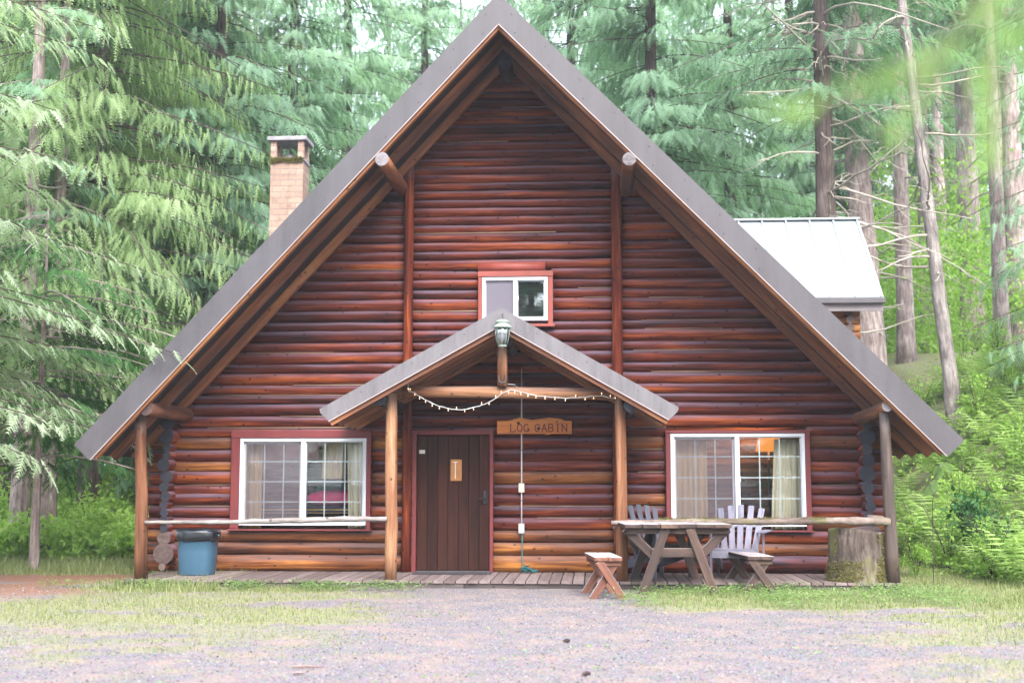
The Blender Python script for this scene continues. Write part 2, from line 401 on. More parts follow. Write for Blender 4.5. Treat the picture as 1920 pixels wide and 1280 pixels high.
# share of grass, read off the photograph in ground coordinates
def pxy(x, y):
    X = x*math.cos(TH)+(y+17)*math.sin(TH); D = -x*math.sin(TH)+(y+17)*math.cos(TH); D = np.maximum(D, .5)
    return 960+F*X/D, 900+F*1.3/D
def grass_amt(x, y):
    x = np.asarray(x, float); y = np.asarray(y, float)
    n = fbm(x*.9+3, y*1.6+9, 4); n2 = fbm(x*3.1+40, y*4.5, 3)
    g = np.zeros_like(x)
    g = np.maximum(g, .62*sm(-1.2, -2.6, x)*sm(-6.8, -5, y)*(1-.35*sm(-3.2, -2.0, y)))        # left middle band
    g = np.maximum(g, .45*sm(-.6, -3.0, x)*sm(-10.5, -7, y))
    g = np.maximum(g, 1.0*sm(-2.0, -3.4, x)*sm(-2.6, -1.9, y)*(1-sm(9, 14, y)))             # strip by the deck on the left
    g = np.maximum(g, .95*sm(-.2, 1.2, x)*sm(-4.6, -3.2, y))                                 # around the table
    g = np.maximum(g, .66*sm(.8, 3.5, x)*sm(-7.5, -4.5, y))
    g = np.maximum(g, 1.0*sm(4.2, 5.8, x)*sm(-7, -4, y))
    g = np.maximum(g, .5*sm(1.0, 3., x)*sm(-12., -7.5, y))
    g = np.maximum(g, .95*sm(-5.5, -7, x)*sm(1, 2.5, y))
    g = g*(1-.95*sm(-5.6, -6.6, x)*sm(-3.0, -2.0, y)*(1-sm(-.2, 1.2, y)))                   # red dirt track
    g = np.clip(g*1.15, 0, 1)*sm(.0, .45, g*1.1+(n-.5)*2.6+(n2-.5)*1.6-.08)
    return np.clip(g, 0, 1)

def mesh_np(name, V, Fc, mats, rnd=None, parent=None, smooth=False, matidx=None, extra=None):
    me = bpy.data.meshes.new(name); V = np.asarray(V, np.float32); Fc = np.asarray(Fc, np.int32); k = Fc.shape[1]
    me.vertices.add(len(V)); me.vertices.foreach_set('co', V.ravel())
    me.loops.add(Fc.size); me.loops.foreach_set('vertex_index', Fc.ravel())
    me.polygons.add(len(Fc)); me.polygons.foreach_set('loop_start', np.arange(0, Fc.size, k, dtype=np.int32))
    try: me.polygons.foreach_set('loop_total', np.full(len(Fc), k, np.int32))
    except Exception: pass
    if rnd is not None:
        a = me.attributes.new('rnd', 'FLOAT', 'FACE'); a.data.foreach_set('value', np.asarray(rnd, np.float32))
    if extra:
        for nm, ar in extra.items():
            a = me.attributes.new(nm, 'FLOAT', 'POINT'); a.data.foreach_set('value', np.asarray(ar, np.float32))
    for m in (mats if isinstance(mats, (list, tuple)) else [mats]): me.materials.append(M[m])
    if matidx is not None: me.polygons.foreach_set('material_index', np.asarray(matidx, np.int32))
    me.polygons.foreach_set('use_smooth', np.full(len(Fc), smooth, bool))
    me.update(calc_edges=True); me.validate()
    o = bpy.data.objects.new(name, me); COL.objects.link(o)
    if parent is not None: o.parent = parent
    return o

def ground():
    t = NT('ground'); tc = t.n('ShaderNodeTexCoord'); o = tc.outputs['Object']
    at = t.n('ShaderNodeAttribute'); at.attribute_name = 'grass'; ad = t.n('ShaderNodeAttribute'); ad.attribute_name = 'dirt'
    n1 = t.noise(o, 55., 4, .7); n2 = t.noise(o, 2.2, 4, .6); vo = t.n('ShaderNodeTexVoronoi'); vo.inputs['Scale'].default_value = 42.; t.l(o, vo.inputs['Vector'])
    gr = t.ramp(n1, [(.34, (.066, .060, .068)), (.5, (.150, .136, .148)), (.66, (.27, .25, .262))])
    gr = t.mix(.35, gr, t.mix(1., gr, vo.outputs['Color'], 'MULTIPLY'))
    gr = t.mix(t.math('MULTIPLY', t.ramp(n2, [(.44, 0.), (.68, 1.)]), .6), gr, (.235, .165, .135))
    gr = t.mix(ad.outputs['Fac'], gr, t.ramp(n1, [(.35, (.10, .042, .028)), (.65, (.24, .13, .09))]))
    gg = t.ramp(t.noise(o, 26., 4, .7), [(.35, (.10, .10, .045)), (.5, (.17, .18, .075)), (.68, (.26, .265, .13))])
    msk = t.ramp(t.math('ADD', at.outputs['Fac'], t.math('MULTIPLY', t.math('SUBTRACT', t.noise(o, 13., 4, .7), .5), 1.1)), [(.25, 0.), (.75, .8)])
    c = t.mix(msk, gr, gg)
    h = t.math('ADD', n1, t.math('MULTIPLY', vo.outputs['Distance'], .8))
    t.done(t.bsdf(c, .93, h, .7, .02, .15))
    xs = np.concatenate([[-400, -200, -110, -70, -45], np.arange(-32, -12, 1.0), np.arange(-12, 12, .14), np.arange(12, 34, 1.0), [45, 70, 110, 200, 400]])
    ys = np.concatenate([[-300, -120, -60, -35, -25], np.arange(-20, -11, .7), np.arange(-11, 5, .14), np.arange(5, 30, .7), np.arange(30, 60, 3), [70, 90, 130, 200, 400]])
    X, Y = np.meshgrid(xs, ys); Z = height(X, Y)
    V = np.stack([X.ravel(), Y.ravel(), Z.ravel()], 1); nx = len(xs); ny = len(ys)
    i = (np.arange(ny-1)[:, None]*nx+np.arange(nx-1)[None]).ravel()
    Fc = np.stack([i, i+1, i+nx+1, i+nx], 1)
    g = grass_amt(X, Y).ravel()
    dirt = (sm(-5.2, -6.4, X)*sm(-3.6, -2.2, Y)*(1-sm(.4, 1.6, Y))*sm(.25, .5, fbm(X*1.3, Y*2))).ravel()
    dirt = np.maximum(dirt, (sm(14, 20, Y)*sm(.5, .6, fbm(X, Y))).ravel()*.6)
    ob = mesh_np('ground', V, Fc, 'ground', smooth=True, extra={'grass': g, 'dirt': dirt}); kind(ob, 'structure', 'gravel and patchy grass ground in front of the cabin')
ground()

# ------------------------------------------------------------------ the cabin
DECK = .09
YF = -1.62; YP = -1.33; YD = -1.45
cabin = thing('log_cabin', 'large dark red log cabin with a steep grey metal edged gable roof', 'cabin', (-1.2, 3, 0))
def part(mb, name, mats, parent=None, bevel=0, solid=0):
    o = mb.build(name, mats, parent or cabin, bevel, solid)
    if parent is None or parent is cabin: o.matrix_parent_inverse = Matrix.Translation((1.2, -3, 0))
    return o
def xz(px, py, Y=0.): p = P(px, py, Y); return (p.x, p.z)
AP = xz(934, -9, YF); LE = xz(141, 835, YF); RE = xz(1806, 826, YF)
mL = (AP[1]-LE[1])/(AP[0]-LE[0]); mR = (AP[1]-RE[1])/(RE[0]-AP[0])
def roof_top(x): return AP[1]-mL*(AP[0]-x) if x < AP[0] else AP[1]-mR*(x-AP[0])
def roof_x(z, off=0.):
    zz = z+off
    return AP[0]-(AP[1]-zz)/mL, AP[0]+(AP[1]-zz)/mR
uL = Vector((LE[0]-AP[0], 0, LE[1]-AP[1])).normalized(); uR = Vector((RE[0]-AP[0], 0, RE[1]-AP[1])).normalized()
nL = Vector((-uL.z, 0, uL.x)); nL = -nL if nL.z > 0 else nL     # pointing into the roof
nR = Vector((-uR.z, 0, uR.x)); nR = -nR if nR.z > 0 else nR
APv = Vector((AP[0], 0, AP[1])); lenL = (Vector((LE[0], 0, LE[1]))-APv).length; lenR = (Vector((RE[0], 0, RE[1]))-APv).length
YB = 8.6
def slope_poly(u, n, L, a, b, l0=0., l1=0.):
    """strip between depths a and b under the roof surface, mitred at the ridge; l1 shortens the eave end"""
    def ridge(dep):   # where the line at depth dep meets the vertical through the apex
        p = APv+n*dep; t = (AP[0]-p.x)/u.x; return p+u*t
    p = [ridge(a), APv+n*a+u*(L-l1), APv+n*b+u*(L-l1), ridge(b)]
    return [(v.x, v.z) for v in p]
FW = .262
for u, n, L, nm in ((uL, nL, lenL, 'left'), (uR, nR, lenR, 'right')):
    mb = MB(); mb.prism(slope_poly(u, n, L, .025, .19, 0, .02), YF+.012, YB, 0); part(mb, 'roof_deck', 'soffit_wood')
    mb = MB(); mb.prism(slope_poly(u, n, L, -.004, .021, 0, 0), YF+.004, YB+.03, 0)
    for q in range(22):           # standing seams on the metal
        y = YF+.35+q*.46
        a = APv+u*.1-n*.002; b = APv+u*(L-.03)-n*.002
        mb.plank((a.x, y, a.z), (b.x, y, b.z), .02, .05, (-n.x, 0, -n.z), 0)
    part(mb, 'roof', 'roof_metal')
    # fascia in two or three lengths with a hidden lap, screws
    mb = MB(); cuts = [0, .30, 1.] if nm == 'left' else [0, .62, 1.]
    for i in range(len(cuts)-1):
        pl = slope_poly(u, n, L, -.012, FW)
        if i > 0:
            s0 = APv+u*(L*cuts[i]); pl[0] = ((s0-n*.012).x, (s0-n*.012).z); pl[3] = ((s0+n*FW).x, (s0+n*FW).z)
        if i < len(cuts)-2:
            s1 = APv+u*(L*cuts[i+1]+.05); pl[1] = ((s1-n*.012).x, (s1-n*.012).z); pl[2] = ((s1+n*FW).x, (s1+n*FW).z)
        mb.prism(pl, YF-.014-.008*i, YF-.003*i, 0)
    fmb = mb
    mb = MB(); a = APv+n*(FW+.006); t = (AP[0]-a.x)/u.x; a = a+u*(t+.005); b = APv+u*(L-.01)+n*(FW+.006)
    mb.plank((a.x, YF-.006, a.z), (b.x, YF-.006, b.z), .03, .010, (-n.x, 0, -n.z))
    part(mb, 'drip_edge', 'drip_edge')
    mb = fmb
    for q in range(13):
        for dd in (.06, .2):
            s = APv+u*(L*(q+.5)/13+(.2 if dd > .1 else 0))+n*dd; k = len(mb.V)
            mb.lathe([(.007, 0), (.006, .006), (0, .007)], (0, 0, 0), 6, 1)
            for i in range(k, len(mb.V)):
                v = mb.V[i]; mb.V[i] = Vector((s.x+v.x, YF-.018-v.z, s.z+v.y))
    part(mb, 'fascia', ['fascia_metal', 'iron'])
    # rafters: barge rafter then one every 0.55 m
    y = YF+.03; q = 0
    while y < YB-.2:
        mb = MB(); dep = .30
        pl = slope_poly(u, n, L, .194, dep, 0, .04 + (.0 if q % 2 else .015))
        mb.prism(pl, y, y+.085, 0)
        # uv along the slope
        o = part(mb, 'rafter', 'rafter_wood'); uvl = o.data.uv_layers[0].data
        ro = random.random()*30
        for lp in o.data.loops:
            v = o.data.vertices[lp.vertex_index].co; s = (v-APv).dot(u); d = (Vector((v.x, 0, v.z))-Vector((APv.x, 0, APv.z))).dot(n)
            uvl[lp.index].uv = (ro+Vector((v.x-APv.x, 0, v.z-APv.z)).dot(u), d+v.y)
        y += .66 if q == 0 else .72; q += 1
# soffit ridge block at the apex
mb = MB(); mb.log((AP[0], -.5, AP[1]-.50), (AP[0], YB-.3, AP[1]-.50), .10, n=14, cap=1); part(mb, 'ridge_beam', ['soffit_wood', 'end_dark'])
# purlins
def beam(px, py, r, y0, name, mats, y1=.5, r1=None):
    p = P(px, py, y0); mb = MB(); mb.log(p, (p.x, y1, p.z), r, r1, n=16, cap=1, wob=.03); return part(mb, name, mats)
beam(716, 298, .085, -1.64, 'purlin_beam', ['rafter_wood', 'end_grey'], r1=.1)
beam(1180, 298, .085, -1.64, 'purlin_beam', ['rafter_wood', 'end_grey'], r1=.1)
beam(273, 765, .088, -1.55, 'purlin_beam', ['rafter_wood', 'end_brown'], .6, .11)
pr = P(1664, 761, -1.55); mb = MB(); mb.log(pr, (pr.x-.02, .6, pr.z-.10), .066, .10, n=14, cap=1); part(mb, 'purlin_beam', ['post_wood', 'end_grey'])

# openings at the wall
def rect(px0, py0, px1, py1, Y=0.):
    a = P(px0, py1, Y); b = P(px1, py0, Y); return (a.x, b.x, a.z, b.z)
WL = rect(448, 821, 688, 984); WR = rect(1259, 812, 1508, 986); WU = rect(904, 519, 1027, 602)
DR = rect(780, 815, 918, 1066); DR = (DR[0], DR[1], DECK, DR[3])
OP = [(r[0]-.05, r[1]+.05, r[2]-.02, r[3]+.05) for r in (WL, WR, WU)] + [(DR[0]-.03, DR[1]+.03, 0, DR[3]+.04)]
XL = P(279, 900, .1).x; XR = P(1668, 900, .1).x; XCL = P(318, 900, 0).x; XCR = P(1622, 900, 0).x
# course heights
cs = []; z = DECK-.01; first = [.225, .165, .165]
while z < AP[1]-.45:
    h = first[len(cs)] if len(cs) < 3 else (random.uniform(.118, .168) if z < 4.6 else random.uniform(.108, .122))
    cs.append((z, z+h)); z += h
front = MB(); lining = MB()
zp = P(273, 765, 0).z
def intervals(zm, a, b):
    iv = [(a, b)]
    for o in OP:
        if o[2] < zm < o[3]:
            nv = []
            for s, e in iv:
                if o[0] > s and o[1] < e: nv += [(s, o[0]), (o[1], e)]
                elif o[0] <= s < o[1]: nv.append((o[1], e))
                elif o[0] < e <= o[1]: nv.append((s, o[0]))
                else: nv.append((s, e))
            iv = nv
    return [(s, e) for s, e in iv if e-s > .06]
VL = P(763, 600, 0).x; VR = P(1160, 600, 0).x
for ci, (z0, z1) in enumerate(cs):
    zm = (z0+z1)/2; lo, hi = roof_x(zm, .24)
    side = zm < zp-.05
    a = max(lo, XL+random.uniform(-.02, .05)) if side else lo; b = min(hi, XR-random.uniform(.0, .06)) if side else hi
    if side and zm > 2.0: a = XL+.25; 
    for s, e in intervals(zm, a, b):
        # logs change at the vertical posts, each with its own tone
        cutp = [s]+[v for v in (VL, VR) if s+.2 < v < e-.2]+[e]
        for i in range(len(cutp)-1):
            s0, e0 = cutp[i], cutp[i+1]; r = (z1-z0)/2*1.07; dz = random.uniform(-.008, .008)
            rn = random.random(); honey = (zm < .62 and random.random() < .8) or (zm < 2.2 and random.random() < .22 and not(VL-.1 < s0 < VR-.3 and zm > 1.5))
            n = 18
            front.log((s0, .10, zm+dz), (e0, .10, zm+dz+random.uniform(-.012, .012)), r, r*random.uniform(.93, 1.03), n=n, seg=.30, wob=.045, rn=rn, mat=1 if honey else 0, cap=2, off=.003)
            if random.random() < .26 and z0 > .5 and e0-s0 > .6:       # pale chinking strip
                q0 = random.uniform(s0, (s0+e0)/2); q1 = min(e0, q0+random.uniform(.6, 2.6))
                front.log((q0, .042, z1+dz), (q1, .042, z1+dz), .007, n=6, mat=3, wob=.1)
        lining.box(s+.02 if s > lo+.3 else s+.3, e-.02 if e < hi-.3 else e-.3, .17, .23, z0, z1, 0) if (not side or True) and e-s > .8 else lining.box(s, e, .17, .23, z0, z1, 0)
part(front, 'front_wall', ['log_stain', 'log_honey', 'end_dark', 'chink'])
part(lining, 'wall_lining', 'soffit_wood')
# back wall and side walls
back = MB()
for z0, z1 in cs[::1]:
    zm = (z0+z1)/2; lo, hi = roof_x(zm, .24)
    if zm < zp-.1: lo, hi = max(lo, XCL-.2), min(hi, XCR+.2)
    back.log((lo, YB-.7, zm), (hi, YB-.7, zm), (z1-z0)/2*1.08, n=8, seg=3, wob=.01)
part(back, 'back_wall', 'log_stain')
for xc, nm in ((XCL, 'l'), (XCR, 'r')):
    mb = MB(); z = DECK+.02
    i = 0
    while z < zp-.16:
        h = [.09, .26, .17][i] if (nm == 'l' and i < 3) else random.choice([.105, .13, .16, .2])
        r = h/2*1.04; sh = random.uniform(-.015, .02)
        y0 = -.20+random.uniform(-.05, .04)
        mb.log((xc+sh, y0, z+h/2), (xc, YB-.5, z+h/2), r, h/2*1.06, n=16, seg=.8, wob=.04, mat=0, cap=(2 if (nm == 'l' and i < 3) else 1))
        z += h*.97; i += 1
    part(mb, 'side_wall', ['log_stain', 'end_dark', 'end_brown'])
# vertical posts on the wall
for pxa, pya, pxb, r, y in ((768, 300, 761, .062, -.035), (1155, 292, 1161, .068, -.04)):
    a = P(pxa, pya, y); b = P(pxb, 1066, y); mb = MB()
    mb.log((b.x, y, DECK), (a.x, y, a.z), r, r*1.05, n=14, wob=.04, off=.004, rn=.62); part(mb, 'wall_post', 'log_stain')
# interior
inn = MB(); YI = 2.1
for i in range(22):
    inn.log((XCL+.2, YI+.1, DECK+.07+.14*i), (XCR-.2, YI+.1, DECK+.07+.14*i), .078, n=8, seg=3, wob=.02)
inn.box(XCL, XCR, .24, YI+.2, .02, DECK, 1); inn.box(-4.9, 2.75, .24, YI+.2, 3.02, 3.10, 1)
inn.box(VL-.1, VL+.02, .24, YI, DECK, 3.0, 0); inn.box(DR[1]+.12, DR[1]+.2, .24, YI, DECK, 3.0, 0)
inn.box(-3.2, .8, 1.6, 1.7, 3.10, 5.2, 0)
part(inn, 'interior_wall', ['inside_log', 'deck_wood'])

def window(r, y, split, vert, rows, trim, tmat, screen, gmat='window_glass', lat=True):
    """r: outer edge of the white frame; trim: outer edge of the painted boards"""
    x0, x1, z0, z1 = r; cx = (x0+x1)/2
    t = thing('window', '', 'window', (0, 0, 0)); del t['label']; del t['category']; t.parent = cabin; t.matrix_parent_inverse = Matrix.Translation((1.2, -3, 0))
    def pt(mb, name, mats, **k):
        return mb.build(name, mats, t, **k)
    a0, a1, b0, b1 = trim
    mb = MB(); yt = -.035
    mb.box(a0, a1, yt-.012, .16, z1+.004, b1, 0)
    mb.box(a0+.003, x0-.004, yt, .16, z0-.05, z1+.004, 0); mb.box(x1+.004, a1-.003, yt, .16, z0-.05, z1+.004, 0)
    mb.box(a0-.02, a1+.02, yt-.05, .16, b0, z0-.05+.0, 0)
    mb.box(a0+.01, x0-.03, yt-.012, yt-.001, z0-.04, z1-.004, 0)
    pt(mb, 'trim', tmat, bevel=.004)
    w = .045; mb = MB()
    mb.box(x0, x1, y-.03, .14, z1-w, z1, 0); mb.box(x0, x1, y-.03, .14, z0, z0+w, 0)
    mb.box(x0, x0+w, y-.028, .14, z0+w, z1-w, 0); mb.box(x1-w, x1, y-.028, .14, z0+w, z1-w, 0)
    mb.box(split-.028, split+.028, y-.034, .13, z0+w, z1-w, 0)
    pt(mb, 'frame', 'vinyl_white', bevel=.004)
    for k, (s0, s1) in enumerate(((x0+w, split-.028), (split+.028, x1-w))):
        yy = y+.03 if k == 0 else y+.012
        sw = .03 if k == 0 else .012
        mb = MB(); 
        mb.box(s0, s1, yy-.015, yy+.03, z1-w-sw, z1-w, 0); mb.box(s0, s1, yy-.015, yy+.03, z0+w, z0+w+sw, 0)
        mb.box(s0, s0+sw, yy-.013, yy+.03, z0+w+sw, z1-w-sw, 0); mb.box(s1-sw, s1, yy-.013, yy+.03, z0+w+sw, z1-w-sw, 0)
        sash = pt(mb, 'sash', 'vinyl_white', bevel=.003)
        if lat:
            mb = MB()
            for v in vert[k]: mb.box(v-.008, v+.008, yy+.018, yy+.028, z0+w+sw, z1-w-sw, 0)
            for q in rows: mb.box(s0+sw, s1-sw, yy+.017, yy+.029, q-.008, q+.008, 0)
            mb.build('muntins', 'vinyl_white', sash)
        mb = MB(); mb.box(s0+sw-.005, s1-sw+.005, yy+.006, yy+.011, z0+w+sw-.005, z1-w-sw+.005, 0); mb.build('pane', gmat, sash)
        if k == 0 and screen:
            mb = MB(); mb.box(s0+sw*.4, s1, yy-.024, yy-.022, z0+w+.01, z1-w-.012, 0); mb.build('screen', screen, sash)
    mb = MB()
    mb.box(split+.028, split+.046, y-.02, y+.01, (z0+z1)/2-.03, (z0+z1)/2+.045, 0); pt(mb, 'latch', 'vinyl_white', bevel=.004)
    return t
def vx(*a): return [P(p, 880, 0).x for p in a]
def vz(*a): return [P(960, p, 0).z for p in a]
def tr(*a): r = rect(*a); return (r[0], r[1], r[2], r[3])
window(WL, .0, vx(569)[0], (vx(494, 530), vx(608, 646)), vz(864.5, 902.5, 941), tr(431, 806, 697, 994), 'trim_red', 'insect_screen')
window(WR, .0, vx(1382)[0], (vx(1304, 1342), vx(1425, 1463)), vz(856, 895, 934), tr(1249, 806, 1518, 996), 'trim_red', 'insect_screen')
window(WU, .0, P(966, 560, 0).x, ([], []), [], tr(896, 508, 1037, 614), 'trim_coral', 'dense_screen', 'upper_glass', lat=False)
a = rect(896, 491, 1022, 508); mb = MB(); mb.log((a[0], .055, (a[2]+a[3])/2), (a[1], .055, (a[2]+a[3])/2), .068, n=14, wob=.03); part(mb, 'lintel_log', 'trim_coral')

# door
door = thing('door', '', 'door', (DR[0], 0, DECK)); del door['label']; del door['category']; door.parent = cabin; door.matrix_parent_inverse = Matrix.Translation((1.2, -3, 0))
def dp(mb, name, mats, par=None, **k):
    o = mb.build(name, mats, par or door, **k)
    if par is None: o.matrix_parent_inverse = Matrix.Translation((-DR[0], 0, -DECK))
    return o
x0, x1, z0, z1 = DR
mb = MB(); nb = 7; w = (x1-x0)/nb
mb.box(x0, x1, .075, .10, z0+.02, z1, 0, .3)
for i in range(nb): mb.box(x0+i*w+.004, x0+(i+1)*w-.004, .05, .078, z0+.025, z1-.005, 0)
# planks run upright: turn uv
leaf = dp(mb, 'door_leaf', 'door_wood', bevel=.003)
mb = MB(); mb.box(x0-.06, x0-.004, -.03, .15, z0, z1+.06, 0); mb.box(x1+.004, x1+.05, -.03, .15, z0, z1+.06, 0); mb.box(x0-.004, x1+.004, -.028, .15, z1+.006, z1+.058, 0)
dp(mb, 'door_frame', 'trim_red', bevel=.004)
mb = MB(); mb.box(x0-.004, x1+.004, -.05, .12, z0-.002, z0+.018, 0); dp(mb, 'threshold', 'iron', bevel=.004)
h = P(910, 930, .05); mb = MB(); mb.box(h.x-.025, h.x+.025, .015, .05, h.z-.10, h.z+.08, 0); dp(mb, 'lock_plate', 'black_metal', bevel=.008)
mb = MB(); mb.log((h.x, .02, h.z-.03), (h.x, -.035, h.z-.03), .012, n=8); mb.log((h.x+.012, -.03, h.z-.03), (h.x-.10, -.03, h.z-.03), .010, n=8); dp(mb, 'handle', 'black_metal')
r = rect(845, 861, 866, 901, .05); mb = MB(); mb.box(r[0], r[1], .040, .052, r[2], r[3], 0)
pl = dp(mb, 'amber_panel', 'amber', bevel=.003)
mb = MB(); c = (r[0]+r[1])/2-.01; mb.box(c-.006, c+.006, .034, .0405, r[2]+.03, r[3]-.03, 0); mb.box(c-.035, c+.03, .0345, .0405, r[3]-.04, r[3]-.03, 0); dp(mb, 'panel_cross', 'paper')
r = rect(786, 843, 797, 850, .05); mb = MB(); mb.box(r[0], r[1], .046, .05, r[2], r[3], 0); dp(mb, 'door_tag', 'paper')

# ------------------------------------------------------------------ porch roof
pg = thing('porch_roof', '', 'x', (0, 0, 0)); del pg['label']; del pg['category']; pg.parent = cabin; pg.matrix_parent_inverse = Matrix.Translation((1.2, -3, 0))
YQ = -1.72
PA = Vector((*[P(940, 579, YQ)[i] for i in (0,)], 0, P(940, 579, YQ).z)); PL = P(600, 768, YQ); PR = P(1272, 765, YQ)
for E, nm in ((PL, 'l'), (PR, 'r')):
    E = Vector((E.x, 0, E.z)); u = (E-PA).normalized(); n = Vector((-u.z, 0, u.x)); n = -n if n.z > 0 else n; L = (E-PA).length
    def sp(a, b, l1=0.):
        def rg(dep): p = PA+n*dep; return p+u*((PA.x-p.x)/u.x)
        p = [rg(a), PA+n*a+u*(L-l1), PA+n*b+u*(L-l1), rg(b)]; return [(v.x, v.z) for v in p]
    mb = MB(); p = sp(-.01, .172); e = PA+u*(L+.012)+n*.04
    mb.prism([p[0], p[1], (e.x, e.z), (lambda v: (v.x, v.z))(PA+u*(L-.03)+n*.172), p[3]], YQ-.012, YQ, 0); fmb = mb
    mb = MB(); mb.prism(sp(-.003, .015), YQ+.003, -.04, 0)
    for q in range(4):
        a = PA+u*.05-n*.004; b = PA+u*(L-.02)-n*.004; y = YQ+.3+q*.4
        mb.plank((a.x, y, a.z), (b.x, y, b.z), .018, .04, (-n.x, 0, -n.z), 0)
    mb.build('porch_metal_sheet', 'porch_metal', pg)
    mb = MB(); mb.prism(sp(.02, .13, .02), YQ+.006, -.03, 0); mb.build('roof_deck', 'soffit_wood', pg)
    a = PA+n*.178+u*.11; b = PA+n*.178+u*(L-.03); mb = MB(); mb.plank((a.x, YQ-.006, a.z), (b.x, YQ-.006, b.z), .026, .010, (-n.x, 0, -n.z)); mb.build('drip_edge', 'drip_edge', pg)
    for k, y in enumerate((YQ+.025, YQ+.42, YQ+.82, YQ+1.22, YQ+1.6)):
        mb = MB(); mb.prism(sp(.133, .235, .05 if k else .03), y, y+.055, 0); o = mb.build('rafter', 'rafter_wood', pg)
        uvl = o.data.uv_layers[0].data; ro = random.random()*30
        for lp in o.data.loops:
            v = o.data.vertices[lp.vertex_index].co; d = Vector((v.x-PA.x, 0, v.z-PA.z)); uvl[lp.index].uv = (ro+d.dot(u), d.dot(n)+v.y)
    mb = fmb
    for q in range(7):
        s = PA+u*(L*(q+.5)/7)+n*(.05 if q % 2 else .13); k = len(mb.V)
        mb.lathe([(.007, 0), (.006, .006), (0, .007)], (0, 0, 0), 6, 1)
        for i in range(k, len(mb.V)): v = mb.V[i]; mb.V[i] = Vector((s.x+v.x, YQ-.014-v.z, s.z+v.y))
    mb.build('fascia', ['porch_metal', 'iron'], pg)
for px, py in ((711, 748), (1182, 760)):
    p = P(px, py, -1.6); mb = MB(); mb.log(p, (p.x, .1, p.z), .078, .085, n=16, cap=1); mb.build('purlin_beam', ['soffit_wood', 'end_dark'], pg)
p = P(966, 640, -1.3); mb = MB(); mb.log((p.x-.12, -1.3, p.z), (p.x-.12, .1, p.z), .07, n=14, cap=1); mb.build('ridge_beam', ['soffit_wood', 'end_dark'], pg)
a = P(755, 733, YP); b = P(1158, 739, YP); mb = MB(); mb.log(a, b, .070, .072, n=18, wob=.03, off=.004, rn=.75, cap=1); mb.build('tie_beam', ['post_wood', 'end_dark'], pg)
a = P(942, 644, -1.42); b = P(942, 724, -1.42); mb = MB(); mb.log(b, a, .066, .062, n=16, wob=.03, rn=.7, cap=1); mb.build('king_post', ['post_wood', 'end_dark'], pg)
def post(pxt, pyt, pxb, pyb, r, mat, name='porch_post', rt=None):
    a = P(pxt, pyt, YP); b = P(pxb, pyb, YP); mb = MB()
    mb.log((b.x, YP, DECK-.002), a, r, rt or r*.93, n=18, seg=.3, wob=.045, off=.006, cap=1, bend=.008); o = mb.build(name, [mat, 'end_brown'], cabin); o.matrix_parent_inverse = Matrix.Translation((1.2, -3, 0)); return o
post(734, 738, 733, 1080, .076, 'post_wood'); post(1162, 744, 1166, 1083, .068, 'post_wood')
post(264, 774, 264, 1082, .082, 'post_wood', rt=.066); post(1659, 770, 1675, 1075, .080, 'post_dark', rt=.062)

# deck
mb = MB(); a = P(232, 1085, YD).x; b = P(1688, 1080, YD).x; x = a
while x < b-.05:
    w = .138; e = min(x+w, b); mb.box(x+.005, e-.005, YD-.02+random.uniform(-.006, .006), .10, DECK-.03, DECK+random.uniform(-.003, .002), 0); x += w+.004
deck = part(mb, 'porch_deck', 'deck_wood')
mb = MB(); c = P(870, 1085, YD).x
for s, e in ((a-.02, c-.003), (c+.003, b+.02)): mb.box(s, e, YD+.0, YD+.09, -.04, DECK-.034, 0)
mb.box(a, b, YD+.3, .2, -.05, DECK-.06, 0)
part(mb, 'rim_board', 'rim_wood', bevel=.004)

# railings
mb = MB(); p = [P(272, 979, -1.40), P(420, 978, -1.42), P(520, 976, -1.41), P(640, 973, -1.42), P(726, 972, -1.40)]
def rough_log(mb, pts, r, mat=0, amp=.12, n=12, step=.09, cap=None):
    P0 = [Vector(q) for q in pts]; out = []; rad = []
    for i in range(len(P0)-1):
        k = max(2, int((P0[i+1]-P0[i]).length/step))
        for j in range(k): out.append(P0[i].lerp(P0[i+1], j/k)); rad.append((r[i]+(r[i+1]-r[i])*j/k)*(1+random.uniform(-amp, amp)))
    out.append(P0[-1]); rad.append(r[-1])
    out = [q+Vector((0, random.uniform(-.003, .003), random.uniform(-.004, .004))) for q in out]
    mb.path(out, rad, n, mat)
rough_log(mb, p, [.022, .026, .034, .034, .030], amp=.07)
for q in range(9):
    t = random.random()*2.8; c0 = p[0]+Vector((t, 0, 0)); c0.z = P(960, 974, -1.41).z+.0
part(mb, 'railing', 'bark_rail')
mb = MB(); p = [P(1146, 979, -1.42), P(1200, 980, -1.43), P(1300, 978, -1.42), P(1450, 977, -1.41), P(1560, 976, -1.40), P(1668, 977, -1.36)]
rough_log(mb, p, [.024, .036, .041, .044, .046, .052], amp=.10)
mb.log(P(1626, 969, -1.3), P(1664, 972, -1.3), .03, n=8)
rail2 = part(mb, 'railing', 'mossy_bark')

